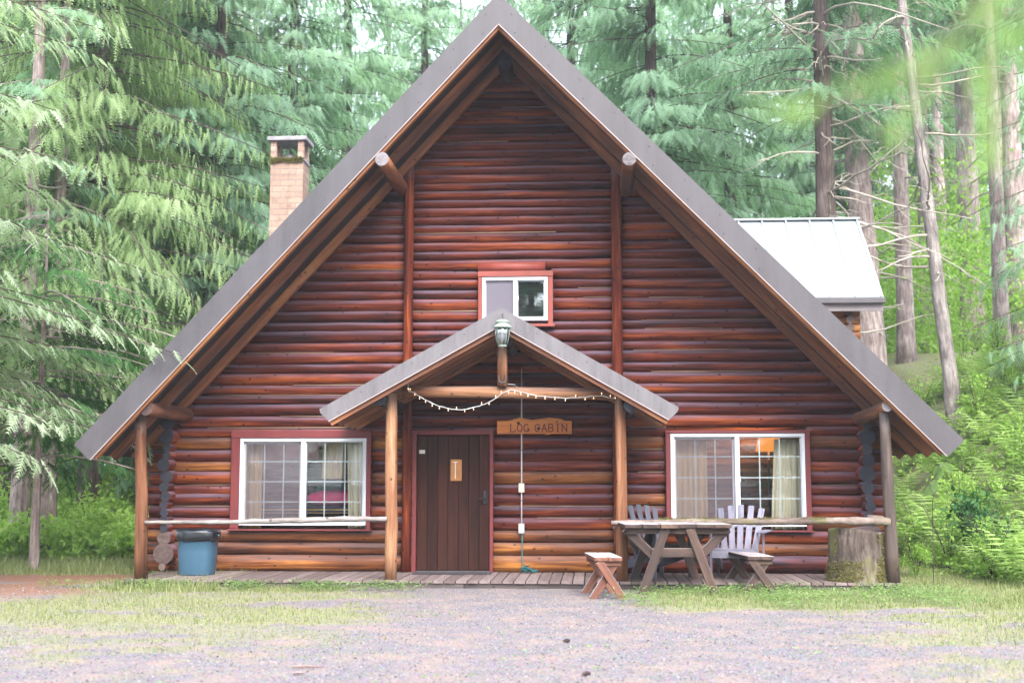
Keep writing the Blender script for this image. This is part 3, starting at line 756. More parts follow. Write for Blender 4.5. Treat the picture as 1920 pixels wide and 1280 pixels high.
# chimney
YC = 4.0; cx0 = P(505, 400, YC).x; cx1 = P(567, 400, YC).x; zt = P(536, 262, YC).z; zc = P(536, 300, YC).z; dY = .45
ch = thing('chimney', '', 'x'); del ch['label']; del ch['category']; ch.parent = cabin; ch.matrix_parent_inverse = Matrix.Translation((1.2, -3, 0))
def bbox(mb, x0, x1, y0, y1, z0, z1):
    b = len(mb.V); mb.V += [Vector((x, y, z)) for x in (x0, x1) for y in (y0, y1) for z in (z0, z1)]
    for fc in ((0, 1, 3, 2), (4, 6, 7, 5), (0, 4, 5, 1), (2, 3, 7, 6), (0, 2, 6, 4), (1, 5, 7, 3)):
        mb.face(tuple(b+i for i in fc), [(mb.V[b+i].x+mb.V[b+i].y, mb.V[b+i].z) for i in fc], .5, 0)
mb = MB(); bbox(mb, cx0, cx1, YC, YC+dY, 1.5, zc-.02); mb.build('stack', 'chimney_brick', ch, bevel=.01)
mb = MB(); bbox(mb, cx0-.015, cx1+.015, YC-.015, YC+dY+.015, zc-.02, zc+.03); mb.build('ledge', 'concrete', ch, bevel=.01)
for (xa, ya) in ((cx0, YC), (cx1-.10, YC), (cx0, YC+dY-.1), (cx1-.10, YC+dY-.1)):
    mb = MB(); bbox(mb, xa, xa+.10, ya, ya+.10, zc+.03, zt-.02); mb.build('pier', 'chimney_brick', ch, bevel=.006)
mb = MB(); bbox(mb, cx0-.05, cx1+.06, YC-.06, YC+dY+.07, zt-.025, zt+.05); mb.build('cap_slab', 'concrete', ch, bevel=.015)
mb = MB(); mb.lathe([(.12, 0), (.12, .1), (.11, .1)], ((cx0+cx1)/2, YC+dY/2, zc+.02), 14); mb.build('flue', 'iron', ch)

# dormer wing on the far slope
dm = thing('dormer', '', 'x'); del dm['label']; del dm['category']; dm.parent = cabin; dm.matrix_parent_inverse = Matrix.Translation((1.2, -3, 0))
y1, y2 = 3.0, 4.7; e1 = P(1657, 556, y1); r1 = P(1615, 412, y2); xw = P(1600, 590, y1+.3).x
E = Vector((e1.x, y1, e1.z)); Rg = Vector((e1.x, y2, r1.z)); xi = 0.2
mb = MB(); up = (Rg-E).cross(Vector((1, 0, 0))).normalized(); up = up if up.z > 0 else -up
mb.hexa([c for xx in (xi, E.x) for c in (Vector((xx, E.y, E.z))-up*.03, Vector((xx, E.y, E.z)), Vector((xx, Rg.y, Rg.z))-up*.03, Vector((xx, Rg.y, Rg.z)))], (E.x-xi, 2.2, .03))
B = Vector((E.x, 2*y2-y1, E.z)); upb = Vector((0, -up.y, up.z))
mb.hexa([c for xx in (xi, E.x) for c in (Vector((xx, Rg.y+.001, Rg.z))-upb*.03, Vector((xx, Rg.y+.001, Rg.z)), Vector((xx, B.y, B.z))-upb*.03, Vector((xx, B.y, B.z)))], (E.x-xi, 2.2, .03))
for q in range(9):
    xx = E.x-.04-q*.40
    if xx > xi: mb.plank(Vector((xx, E.y+.01, E.z))+up*.01, Vector((xx, Rg.y-.02, Rg.z))+up*.01, .025, .03, up)
mb.plank((xi, y2, Rg.z+.015), (E.x+.005, y2, Rg.z+.015), .16, .03)
mb.build('metal_roof', 'dormer_metal', dm)
mb = MB(); mb.box(xi, E.x+.01, y1-.09, y1-.01, E.z-.11, E.z-.02, 0); mb.build('gutter', 'fascia_metal', dm, bevel=.01)
mb = MB(); mb.box(xi, E.x-.01, y1+.01, y1+.04, E.z-.22, E.z-.04, 0); mb.prism([(0, 0)]*3, 0, 0) if False else None
mb.build('eave_board', 'roof_metal', dm)
mb = MB(); mb.prism([(y1+.02, E.z-.24), (y2, Rg.z-.26), (2*y2-y1, E.z-.24), (2*y2-y1, E.z-.05), (y2, Rg.z-.05), (y1+.02, E.z-.05)], 0, .03)
mb.V = [Vector((E.x-.04+v.y, v.x, v.z)) for v in mb.V]; mb.build('verge_board', 'roof_metal', dm)
mb = MB(); z = 1.2
while z < Rg.z-.1:
    ya = y1+.35 if z < E.z+.1 else y1+.35+(z-E.z-.1)*1.1
    yb = 2*y2-ya
    if yb-ya > .3: mb.log((xw-.06, ya-.1, z), (xw-.06, yb+.1, z), .066, n=10, seg=1, cap=1)
    if z < E.z+.1: mb.log((xi, y1+.35, z), (xw+.10, y1+.35, z), .066, n=12, seg=1, cap=1)
    z += .125
mb.build('dormer_wall', ['log_honey', 'end_brown'], dm)

# ------------------------------------------------------------------ things at the porch
def mloc(o, t): o.parent = t; return o
# sign with carved letters
Ys = -.075; a = P(932, 813, Ys); b = P(1072, 784, Ys)
sg = thing('wooden_sign', 'carved orange plank sign reading LOG CABIN beside the front door', 'sign', (a.x, Ys, a.z))
def S(px, py): p = P(px, py, Ys); return (p.x-a.x, p.z-a.z)
poly = [S(932, 813), S(1022, 813), S(1023, 815), S(1032, 814), S(1033, 813), S(1072, 813), S(1072, 789), S(1056, 788), S(1056, 786), S(1044, 784), S(1030, 782.5), S(1012, 785), S(998, 787), S(987, 785), S(975, 782.5), S(966, 785), S(957, 788), S(949, 789), S(932, 789)]
mb = MB(); mb.prism(poly, -.02, .02); o = mb.build('plank', 'sign_wood', sg, bevel=.004)
mb = MB(); c = S(966, 794); 
for cc, rr in ((S(972, 793), .018), (S(1010, 803), .02), (S(1044, 790), .010)):
    mb.lathe([(rr, 0), (rr*.8, .002), (0, .003)], (0, 0, 0), 12); k = len(mb.V)-36
    for i in range(k, len(mb.V)): v = mb.V[i]; mb.V[i] = Vector((cc[0]+v.x*1.3, -.0195-v.z, cc[1]+v.y))
mb.build('knots', 'end_dark', sg)
def text(s, size, mat, parent, loc, sx=1., ext=.004, sp=1.1):
    cu = bpy.data.curves.new('lettering', 'FONT'); cu.body = s; cu.size = size; cu.extrude = ext; cu.space_character = sp; cu.offset = .0012
    tmp = bpy.data.objects.new('tmp', cu); COL.objects.link(tmp); bpy.context.view_layer.update()
    me = bpy.data.meshes.new_from_object(tmp.evaluated_get(bpy.context.evaluated_depsgraph_get())); bpy.data.objects.remove(tmp)
    me.materials.clear(); me.materials.append(M[mat]); o = bpy.data.objects.new('lettering', me); COL.objects.link(o)
    o.parent = parent; o.location = loc; o.rotation_euler = (PI/2, 0, 0); o.scale = (sx, 1, 1); return o
# serifed hand-cut letters built from strokes
def letters(word, x, z, h, w, gap, parent, mat):
    T = {'L': [[(0, 1), (0, 0), (1, 0)], [(-.15, 1), (.15, 1)], [(1, 0), (1, .2)], [(-.15, 0), (.1, 0)]],
         'O': [[(.5+.52*math.cos(q*PI/8), .5+.5*math.sin(q*PI/8)) for q in range(17)]],
         'G': [[(.5+.52*math.cos(q*PI/8), .5+.5*math.sin(q*PI/8)) for q in range(2, 15)]+[(1., .42)], [(.6, .42), (1.1, .42)], [(1, .42), (1, .05)]],
         'C': [[(.5+.52*math.cos(q*PI/8), .5+.5*math.sin(q*PI/8)) for q in range(2, 15)], [(.9, .9), (.92, .68)]],
         'A': [[(0, 0), (.5, 1), (1, 0)], [(.2, .36), (.8, .36)], [(-.1, 0), (.15, 0)], [(.85, 0), (1.1, 0)]],
         'B': [[(0, 0), (0, 1), (.6, 1), (.85, .88), (.85, .66), (.6, .53), (0, .53)], [(.6, .53), (.95, .4), (.95, .14), (.6, 0), (0, 0)]],
         'I': [[(.5, 0), (.5, 1)], [(.3, 1), (.7, 1)], [(.3, 0), (.7, 0)]],
         'N': [[(0, 0), (0, 1), (1, 0), (1, 1)], [(-.12, 0), (.12, 0)], [(.88, 1), (1.12, 1)], [(-.12, 1), (.1, 1)]]}
    mb = MB()
    for chh in word:
        if chh != ' ':
            for st in T[chh]:
                for i in range(len(st)-1):
                    p = (x+st[i][0]*w, z+st[i][1]*h); q = (x+st[i+1][0]*w, z+st[i+1][1]*h)
                    mb.plank((p[0], -.0205, p[1]), (q[0]+(q[0]-p[0])*.06, -.0205, q[1]+(q[1]-p[1])*.06), .0145, .006, (0, 1, 0))
            x += w+gap
        else: x += w*.95
    return mb.build('lettering', mat, parent)
l0 = S(957, 809); l1 = S(1056, 795)
letters('LOG CABIN', l0[0]+.005, l0[1], l1[1]-l0[1], .062, .0275, sg, 'letter_red')

# lantern on the gable post
Yl = -1.80; c = P(942, 648, Yl); s = (P(960, 600, Yl)-P(961, 600, Yl)).length
lt = thing('wall_lantern', 'green capped tapering glass lantern hanging at the porch gable peak', 'lantern', tuple(c))
k = s/1.
mb = MB(); mb.lathe([(.0, 50*k), (6*k, 49*k), (10*k, 47*k), (13*k, 46.5*k), (13*k, 44*k), (9*k, 42.5*k), (12*k, 40*k), (17*k, 36.5*k), (17.5*k, 34*k), (14*k, 33*k), (0, 33*k)], (0, 0, 0), 8); mb.build('cap', 'lamp_green', lt)
mb = MB(); mb.lathe([(13.5*k, 33*k), (12.8*k, 22*k), (10.5*k, 8*k), (7.5*k, 0*k)], (0, 0, 0), 8); 
mb.build('glass_body', 'lantern_glass', lt, solid=.003)
mb = MB()
for q in range(8):
    th = 2*PI*q/8; cs_ = math.cos(th); sn = math.sin(th)
    mb.path([(13.8*k*cs_, 13.8*k*sn, 33*k), (13*k*cs_, 13*k*sn, 22*k), (10.7*k*cs_, 10.7*k*sn, 8*k), (7.7*k*cs_, 7.7*k*sn, 0)], .0028, 5)
mb.lathe([(8.2*k, -1.5*k), (8.2*k, .5*k), (3*k, .5*k)], (0, 0, 0), 8); mb.lathe([(0, -5*k), (2.*k, -4*k), (1.5*k, -1*k), (4*k, -1*k)], (0, 0, 0), 8)
mb.build('cage', 'lamp_green', lt)
mb = MB(); mb.lathe([(0, 8*k), (3.4*k, 12*k), (4.6*k, 18*k), (3.6*k, 23*k), (2.2*k, 26*k), (2.4*k, 33*k)], (0, 0, 0), 12); mb.build('bulb', 'paper', lt)
mb = MB(); mb.path([(0, 0, 49*k), (2*k, .01, 53*k), (-1*k, .01, 56*k), (0, .03, 60*k), (0, .09, 61*k)], .005, 6); mb.build('hook', 'black_metal', lt)

# horseshoe
Yh = -1.495; c = P(942, 710, Yh); hs = thing('horseshoe', 'rusty iron horseshoe nailed low on the short porch gable post', 'horseshoe', tuple(c))
mb = MB(); pts = []
for q in range(13):
    th = PI*(1.0-.13) + (PI*(1+.26))*q/12; pts.append((math.cos(th)*.045, 0, math.sin(th)*.05))
pts = [(-.037, 0, .05)]+pts+[(.037, 0, .05)]
mb.path(pts, [.008]*2+[.011]*(len(pts)-4)+[.008]*2, 6); mb.build('shoe', 'iron', hs)

# fairy lights
Yw = YP-.085
fl = thing('string_lights', 'sagging white fairy light string with small glowing bulbs under the porch gable', 'string lights', tuple(P(860, 740, Yw)))
o0 = fl.location
pts = [(765, 716), (766, 733), (778, 736), (790, 745), (806, 754), (824, 761), (846, 766), (866, 768), (888, 764), (908, 758), (926, 749), (940, 738), (958, 730), (972, 733), (990, 738), (1010, 742), (1034, 744), (1060, 746), (1086, 745), (1108, 743), (1128, 741), (1150, 747), (1157, 738), (1158, 731)]
W3 = [P(a_, b_, Yw)-o0 for a_, b_ in pts]
fine = []
for i in range(len(W3)-1):
    for j in range(4): fine.append(W3[i].lerp(W3[i+1], j/4)+Vector((0, random.uniform(-.003, .003), random.uniform(-.004, .004))))
mb = MB(); mb.path(fine, .0032, 5); mb.path([q+Vector((0, .006, random.uniform(-.005, .005))) for q in fine[::2]], .0026, 5)
wire = mb.build('wire', 'wire_white', fl)
n = 0
for i in range(2, len(fine)-1, 3):
    q = fine[i]; up = random.choice((-1, -1, 1)); mb = MB()
    mb.lathe([(.003, -.012), (.0052, -.011), (.0052, .004), (.003, .006)], q+Vector((0, -.004, up*.010)), 6); mb.build('bulb_socket', 'wire_white', fl)
    mb = MB(); mb.lathe([(0, -.009), (.0035, -.006), (.0044, 0), (.003, .006), (0, .010)], q+Vector((0, -.005, up*.027)), 8); mb.build('bulb', 'fairy_bulb', fl)

# conduit, boxes, cable
Yc = -.03
cdp = thing('cable_conduit', 'thin pale conduit running down the log wall right of the door', 'conduit', tuple(P(978, 990, Yc))); o0 = cdp.location
mb = MB(); mb.path([P(978, y, Yc)-o0 for y in (690, 740, 800, 870, 930, 985)], .0085, 8); mb.path([P(x, y, Yc-(1.2 if x < 968 else .4 if x < 975 else 0)*1.)-o0 for x, y in ((952, 720), (964, 721), (972, 726), (977, 736))], .006, 6); mb.build('pipe', 'pipe_white', cdp)
mb = MB()
for y in (843, 905, 938): p = P(978, y, Yc)-o0; mb.box(p.x-.014, p.x+.014, -.011, .02, p.z-.006, p.z+.006)
mb.build('clips', 'iron', cdp)
mb = MB(); q = P(978, 990, Yc)-o0; mb.box(q.x-.04, q.x+.04, -.06, .02, q.z-.065, q.z+.065); mb.build('socket_box', 'box_grey', cdp, bevel=.006)
mb = MB(); mb.box(q.x-.03, q.x+.03, -.068, -.0605, q.z-.048, q.z+.048); mb.build('socket_cover', 'pipe_white', cdp, bevel=.004)
q = P(978, 914, Yc)-o0; mb = MB(); mb.box(q.x-.038, q.x+.038, -.045, .02, q.z-.06, q.z+.06); mb.build('switch_box', 'box_cream', cdp, bevel=.005)
rp = thing('teal_rope', 'teal green rope end lying in a heap below the grey socket box', 'rope', tuple(P(985, 1066, -.12))); o0 = rp.location
mb = MB(); pts = [P(979, y, -.06)-o0 for y in (1000, 1020, 1040, 1055)]; z = DECK+.015-o0.z
for i in range(46):
    pts.append(Vector((random.uniform(-.06, .06)+(.14 if i > 22 else 0)*((i-22)/24), random.uniform(-.08, .03), z+random.uniform(0, .10)*(1-i/60))))
mb.path(pts, .008, 6); mb.build('rope', 'rope_teal', rp)
dmt = thing('door_mat', 'thin dark mat lying on the deck before the brown door', 'door mat', (P(850, 1070, -.3).x, -.28, DECK))
mb = MB(); mb.box(-.52, .5, -.17, .17, .001, .014); mb.build('mat', 'mat_dark', dmt, bevel=.004)

# bin
c = P(370, 1072, -.62); bn = thing('rubbish_bin', 'blue plastic rubbish bin with a black liner under the left porch rail', 'bin', (c.x, -.62, DECK))
kx = (P(404, 1000, -.62).x-P(336, 1000, -.62).x)/2
def sq(r0, z): return (r0, z)
mb = MB(); N = 28
def ringp(r, z, e=3.2): return [Vector((math.copysign(abs(math.cos(2*PI*j/N))**(2/e), math.cos(2*PI*j/N))*r, math.copysign(abs(math.sin(2*PI*j/N))**(2/e), math.sin(2*PI*j/N))*r*.9, z)) for j in range(N)]
def loft(mb, rings, mat=0):
    b = len(mb.V)
    for rg in rings: mb.V += rg
    for i in range(len(rings)-1):
        for j in range(N):
            j2 = (j+1) % N; q = b+i*N; mb.face((q+j, q+j2, q+N+j2, q+N+j), [(0, 0)]*4, .5, mat, True)
    mb.face(tuple(b+j for j in reversed(range(N))), [(0, 0)]*N, .5, mat)
loft(mb, [ringp(kx*.90, 0), ringp(kx*.93, .015), ringp(kx*.985, .30), ringp(kx*1.02, .52), ringp(kx*1.06, .525), ringp(kx*1.06, .56), ringp(kx*.98, .56), ringp(kx*.9, .1)])
mb.build('body', 'bin_blue', bn)
mb = MB(); rg = []
for k_, (r_, z_) in enumerate(((1.08, .44), (1.12, .48), (1.12, .545), (1.10, .575), (1.0, .58), (.96, .54), (.9, .3))):
    rg.append([v*1+Vector((random.uniform(-.006, .006), random.uniform(-.006, .006), random.uniform(-.014, .014))) for v in ringp(kx*r_, z_)])
loft(mb, rg); mb.build('liner', 'bin_liner', bn)
mb = MB(); mb.log((-kx*1.16, 0, .50), (-kx*1.0, 0, .50), .018, n=8); mb.log((kx*1.16, 0, .50), (kx*1.0, 0, .50), .018, n=8); mb.build('handles', 'bin_blue', bn)

# stump
c = P(1612, 1078, -1.18); c = P(1610, 1078, -1.18); st = thing('tree_stump', 'big mossy tree stump standing at the right end of the porch', 'stump', (c.x, -1.10, .05)); sr = .315; shh = .66
def lump(z): return 1+.10*math.exp(-z*9)
N2 = 56; mb = MB(); lv = 22; b = 0
ph_ = [random.random()*6 for _ in range(6)]
for i in range(lv+1):
    z = shh*i/lv
    for j in range(N2):
        th = 2*PI*j/N2; r = sr*(1+.16*math.exp(-z*7))*(1+.05*math.sin(3*th+ph_[0])+.035*math.sin(5*th+ph_[1]+z*2)+.02*math.sin(11*th+ph_[2]+z)+random.uniform(-.012, .012))
        mb.V.append(Vector((math.cos(th)*r, math.sin(th)*r, z+(.03*math.sin(2*th) if i == lv else 0))))
for i in range(lv):
    for j in range(N2):
        j2 = (j+1) % N2; q = i*N2; mb.face((q+j, q+j2, q+N2+j2, q+N2+j), [(i*.05, j*.06), (i*.05, (j+1)*.06), ((i+1)*.05, (j+1)*.06), ((i+1)*.05, j*.06)], .4, 0, True)
mb.face(tuple(lv*N2+j for j in range(N2)), [(math.cos(2*PI*j/N2)*.4, math.sin(2*PI*j/N2)*.4) for j in range(N2)], .5, 1)
mb.build('trunk', ['stump_bark', 'end_brown'], st)

# picnic table (A-frame trestles) built in place with its own yaw
def trestle_table():
    c = G(1262, 1112, .0); t = thing('picnic_table', 'weathered wooden picnic table with splayed legs standing in front of the porch', 'table', (c.x, c.y+.55, .0), R(5))
    H = .80; TW = 1.24; TL = 1.42
    nbd = 6; w = TW/nbd
    mb = MB()
    for i in range(nbd):
        x = -TW/2+i*w; e = random.uniform(-.02, .015); mb.box(x+.003, x+w-.003, -TL/2+e, TL/2+random.uniform(-.01, .01), H-.045+random.uniform(-.003, .003), H+random.uniform(-.003, .003))
    mb.build('table_top', 'table_wood', t, bevel=.004)
    for y in (-TL/2+.10, TL/2-.22):
        mb = MB(); mb.box(-TW/2+.03, TW/2-.01, y-.02, y+.025, H-.115, H-.05); mb.build('batten', 'table_wood', t, bevel=.003)
        mb = MB(); mb.box(-.30, .26, y-.024, y+.022, .42, .52); mb.build('cross_bar', 'table_wood', t, bevel=.003)
        for s in (-1, 1):
            mb = MB(); mb.plank((s*.42+(.0), y-.047*1, .0), (s*.14, y-.047, H-.052), .10, .045, (0, 1, 0)); mb.build('leg', 'table_wood', t, bevel=.004)
            mb = MB(); mb.plank((s*.20, y+.048, .36), (s*.60, y+.048, H-.055), .10, .045, (0, 1, 0)); mb.build('brace', 'table_wood', t, bevel=.004)
    return t
trestle_table()
def xbench(px, py, yaw, L, W, H, mat, label):
    c = G(px, py, .0); t = thing('bench', label, 'bench', (c.x, c.y+L/2, 0), yaw, 'low cross legged benches beside the picnic table')
    mb = MB(); 
    for s in (-1, 1): mb.box(min(0, s*W/2)+.002, max(0, s*W/2)-.002, -L/2+random.uniform(-.01, .01), L/2, H-.042, H)
    mb.build('seat', mat, t, bevel=.004)
    for y in (-L/2+.06, L/2-.16):
        mb = MB(); mb.box(-W/2+.01, W/2-.01, y-.02, y+.02, H-.095, H-.044); mb.build('batten', mat, t, bevel=.003)
        for s in (-1, 1):
            mb = MB(); mb.plank((-s*.17, y+s*.0225, -.005), (s*.10, y+s*.0225, H-.046), .085, .042, (0, 1, 0)); mb.build('leg', mat, t, bevel=.004)
    return t
xbench(1131, 1124, R(7), .98, .31, .46, 'bench_wood', 'reddish cross legged bench standing left of the picnic table')
xbench(1415, 1113, R(7), 1.30, .31, .43, 'table_wood', 'dark cross legged bench standing right of the picnic table')

# adirondack chairs
def adirondack(loc, yaw, mat, label, lean=0., nsl=5, hgt=1.):
    t = thing('garden_chair', label, 'chair', loc, yaw, 'slatted garden chairs on the porch')
    W = .54
    mb = MB()
    for i in range(6):
        y = -.27+i*.085; z = .36-i*.022; mb.plank((-W/2, y, z), (W/2, y, z), .078, .02, (0, .25, 1))
    mb.build('seat', mat, t, bevel=.003)
    mb = MB(); mb.plank((-W/2, -.325, .315), (W/2, -.325, .315), .02, .115, (0, 0, 1)); mb.build('apron', mat, t, bevel=.003)
    for i in range(nsl):
        f = (i-(nsl-1)/2)/((nsl-1)/2); b0 = Vector((f*.17, .16, .20)); top = Vector((f*.265, .42, .90-.045*f*f))
        mb = MB(); mb.plank(b0, top, .078, .018, (0, -1, .35)); mb.build('back_slat', mat, t, bevel=.012)
    mb = MB(); mb.plank((-.28, .375, .62), (.28, .375, .62), .06, .02, (0, 0, 1)); mb.build('back_rail', mat, t, bevel=.003)
    for s in (-1, 1):
        mb = MB(); mb.plank((s*.335, -.36, .575), (s*.33, .40, .575), .105, .022, (0, 0, 1)); mb.build('armrest', mat, t, bevel=.006)
        mb = MB(); mb.plank((s*.285, -.30, 0), (s*.285, -.30, .562), .085, .022, (1, 0, 0)); mb.build('leg', mat, t, bevel=.003)
        mb = MB(); mb.plank((s*.285, .30, 0), (s*.285, .36, .562), .07, .022, (1, 0, 0)); mb.build('leg', mat, t, bevel=.003)
        mb = MB(); mb.plank((s*.26, -.33, .31), (s*.26, .42, .11), .10, .02, (1, 0, 0)); mb.build('side_rail', mat, t, bevel=.003)
    return t
c = P(1384, 1072, -.75); adirondack((c.x, -.72, DECK), R(-14), 'chair_paint', 'pale lavender slatted garden chair facing out from the porch')
c = P(1232, 1072, -.75); adirondack((c.x+.02, -.62, DECK), R(34), 'chair_old', 'grey slatted garden chair turned sideways behind the picnic table')

# behind the windows
def curtain(px0, px1, Y, mat, label, zt_, zb_, pinch=0., side=1):
    a_ = P(px0, 880, Y).x; b_ = P(px1, 880, Y).x; t = thing('curtain', label, 'curtain', (a_, Y, zb_)); W = b_-a_; H = zt_-zb_
    mb = MB(); nx, nz = 60, 14; amp = .022; f = max(4, W/.075)
    for k in range(nz+1):
        v = k/nz
        for i in range(nx+1):
            u = i/nx; sh = pinch*(1-v)
            x = u*W*(1-sh) + (W*sh if side > 0 else 0)
            mb.V.append(Vector((x, amp*(1.1-.5*v)*math.sin(u*f*2*PI+.5*math.sin(u*9+v*2)), v*H)))
    for k in range(nz):
        for i in range(nx):
            q = k*(nx+1)+i; mb.face((q, q+1, q+nx+2, q+nx+1), [(0, 0)]*4, .5, 0, True)
    mb.build('cloth', mat, t, solid=.003); return t
zt1 = WL[3]-.02; zb1 = WL[2]-.05
curtain(452, 492, .30, 'curtain_orange', 'cream curtain at the left edge of the left window', zt1, zb1)
curtain(650, 692, .30, 'curtain', 'pale cream curtain hanging at the right edge of the window nearest the bin', zt1, zb1, .12)
curtain(604, 646, .62, 'curtain_orange', 'golden brown curtain deeper inside the left window', zt1, WL[2]+.62)
curtain(1263, 1326, .30, 'curtain_orange', 'peach curtain at the left edge of the right window', zt1, zb1, .0, -1)
curtain(1453, 1504, .30, 'curtain', 'white curtain at the right edge of the right window', zt1, zb1, -.18)
Yb = .95
def cushion(mb, c, sx, sy, sz, mat=0):
    N_, K = 28, 12; b = len(mb.V)
    for i in range(K+1):
        ph2 = -PI/2+PI*i/K
        for j in range(N_):
            th = 2*PI*j/N_; e = .55
            f = lambda v, e: math.copysign(abs(v)**e, v)
            mb.V.append(Vector((c[0]+sx*f(math.cos(th), e)*f(math.cos(ph2), .8), c[1]+sy*f(math.sin(th), e)*f(math.cos(ph2), .8), c[2]+sz*math.sin(ph2)+random.uniform(-.004, .004))))
    for i in range(K):
        for j in range(N_):
            j2 = (j+1) % N_; q = b+i*N_; mb.face((q+j, q+j2, q+N_+j2, q+N_+j), [(0, 0)]*4, .5, mat, True)
bd = P(600, 960, Yb); zs = P(600, 945, Yb).z
bed = thing('bed', 'dark bed with gold striped blanket seen through the left window', 'bed', (bd.x, Yb+.4, DECK))
mb = MB(); mb.box(-.9, .85, -.42, .5, .0, zs-DECK-.16); mb.build('bed_frame', 'door_wood', bed, bevel=.01)
mb = MB(); mb.box(-.9, .85, -.44, .5, zs-DECK-.155, zs-DECK-.02); mb.build('mattress', 'cloth_navy', bed, bevel=.03)
mb = MB(); mb.box(-.9, .85, -.446, -.4405, zs-DECK-.085, zs-DECK-.065); mb.box(-.9, .85, -.446, -.4405, zs-DECK-.125, zs-DECK-.115); mb.build('stripes', 'cloth_gold', bed)
pw = thing('pillow', 'long magenta pillow on the bed inside the left window', 'pillow', (P(622, 930, Yb).x, Yb+.2, zs+.085))
mb = MB(); cushion(mb, (0, 0, 0), .40, .2, .115); mb.build('cushion', 'cloth_pink', pw)
gb = thing('pillow', 'dark green pillow behind the magenta one inside the left window', 'pillow', (P(628, 915, Yb).x, Yb+.48, zs+.16))
mb = MB(); cushion(mb, (0, 0, 0), .42, .12, .17); mb.build('cushion', 'cloth_teal', gb)
cl = thing('hanging_cloth', 'pink cloth hanging inside the upper part of the left window', 'cloth', (P(470, 860, 1.0).x, 1.0, P(470, 862, 1.0).z))
wv = P(592, 860, 1.).x-P(452, 860, 1.).x; hh = P(500, 820, 1.).z-P(500, 862, 1.).z+.35
mb = MB()
for k in range(9):
    for i in range(41): mb.V.append(Vector((i/40*wv-.1, .02*math.sin(i*.5), k/8*hh-(.03*math.sin(i*.16) if k == 0 else 0))))
for k in range(8):
    for i in range(40): q = k*41+i; mb.face((q, q+1, q+42, q+41), [(0, 0)]*4, .5, 0, True)
mb.build('cloth', 'cloth_rose', cl, solid=.004)
c = P(1441, 838, 1.6); lp = thing('table_lamp', 'glowing orange lampshade inside the right window', 'lamp', (c.x, 1.6, DECK))
z_ = c.z-DECK
mb = MB(); mb.lathe([(.19, z_-.06), (.13, z_+.2), (.128, z_+.2), (.188, z_-.058)], (0, 0, 0), 22); mb.build('lamp_shade', 'lamp_glow', lp)
mb = MB(); mb.lathe([(.14, 0), (.14, .02), (.02, .04), (.016, z_+.1), (0, z_+.1)], (0, 0, 0), 16); mb.build('stem', 'iron', lp)

ll = bpy.data.lights.new('lamp_bulb', 'POINT'); ll.energy = 9; ll.color = (1., .55, .25); ll.shadow_soft_size = .06
lo_ = bpy.data.objects.new('lamp_bulb', ll); COL.objects.link(lo_); lo_.parent = lp; lo_.location = (0, 0, z_+.27)

# ------------------------------------------------------------------ vegetation
def spray(n=8, L=1., wid=.42, need=.05, droop=.25, fine=1):
    """a flat conifer spray along +x: side needles as narrow faces"""
    V = []; T = []
    for i in range(n):
        t = (i+.6)/n; x = t*L; z = -droop*t*t*L
        ln = wid*(1-t)**.6*(.55+.45*min(1, t*4))+.06
        for s in (-1, 1):
            a = R(random.uniform(36, 58)); k = len(V); w = need*random.uniform(.7, 1.2)
            V += [(x-w, 0, z), (x+w, 0, z+.004), (x+math.cos(a)*ln, s*math.sin(a)*ln, z-droop*.5*ln+random.uniform(-.04, .03))]; T.append((k, k+1, k+2))
    k = len(V); V += [(0, -need*.5, 0), (0, need*.5, 0), (L*1.06, 0, -droop*L*1.05)]; T.append((k, k+1, k+2))
    return np.array(V), np.array(T)
def place(tpl, Pos, X, Y, Z, S):
    V, T = tpl; N = len(Pos)
    B = np.stack([X, Y, Z], 1)                     # N,3(axis),3
    W = np.einsum('vk,nkj->nvj', V, B)*S[:, None, None] + Pos[:, None, :]
    Fc = T[None]+(np.arange(N)*len(V))[:, None, None]
    return W.reshape(-1, 3), Fc.reshape(-1, 3), np.repeat(np.arange(N), len(T))
def unit(a): return a/np.maximum(1e-6, np.linalg.norm(a, axis=-1, keepdims=True))

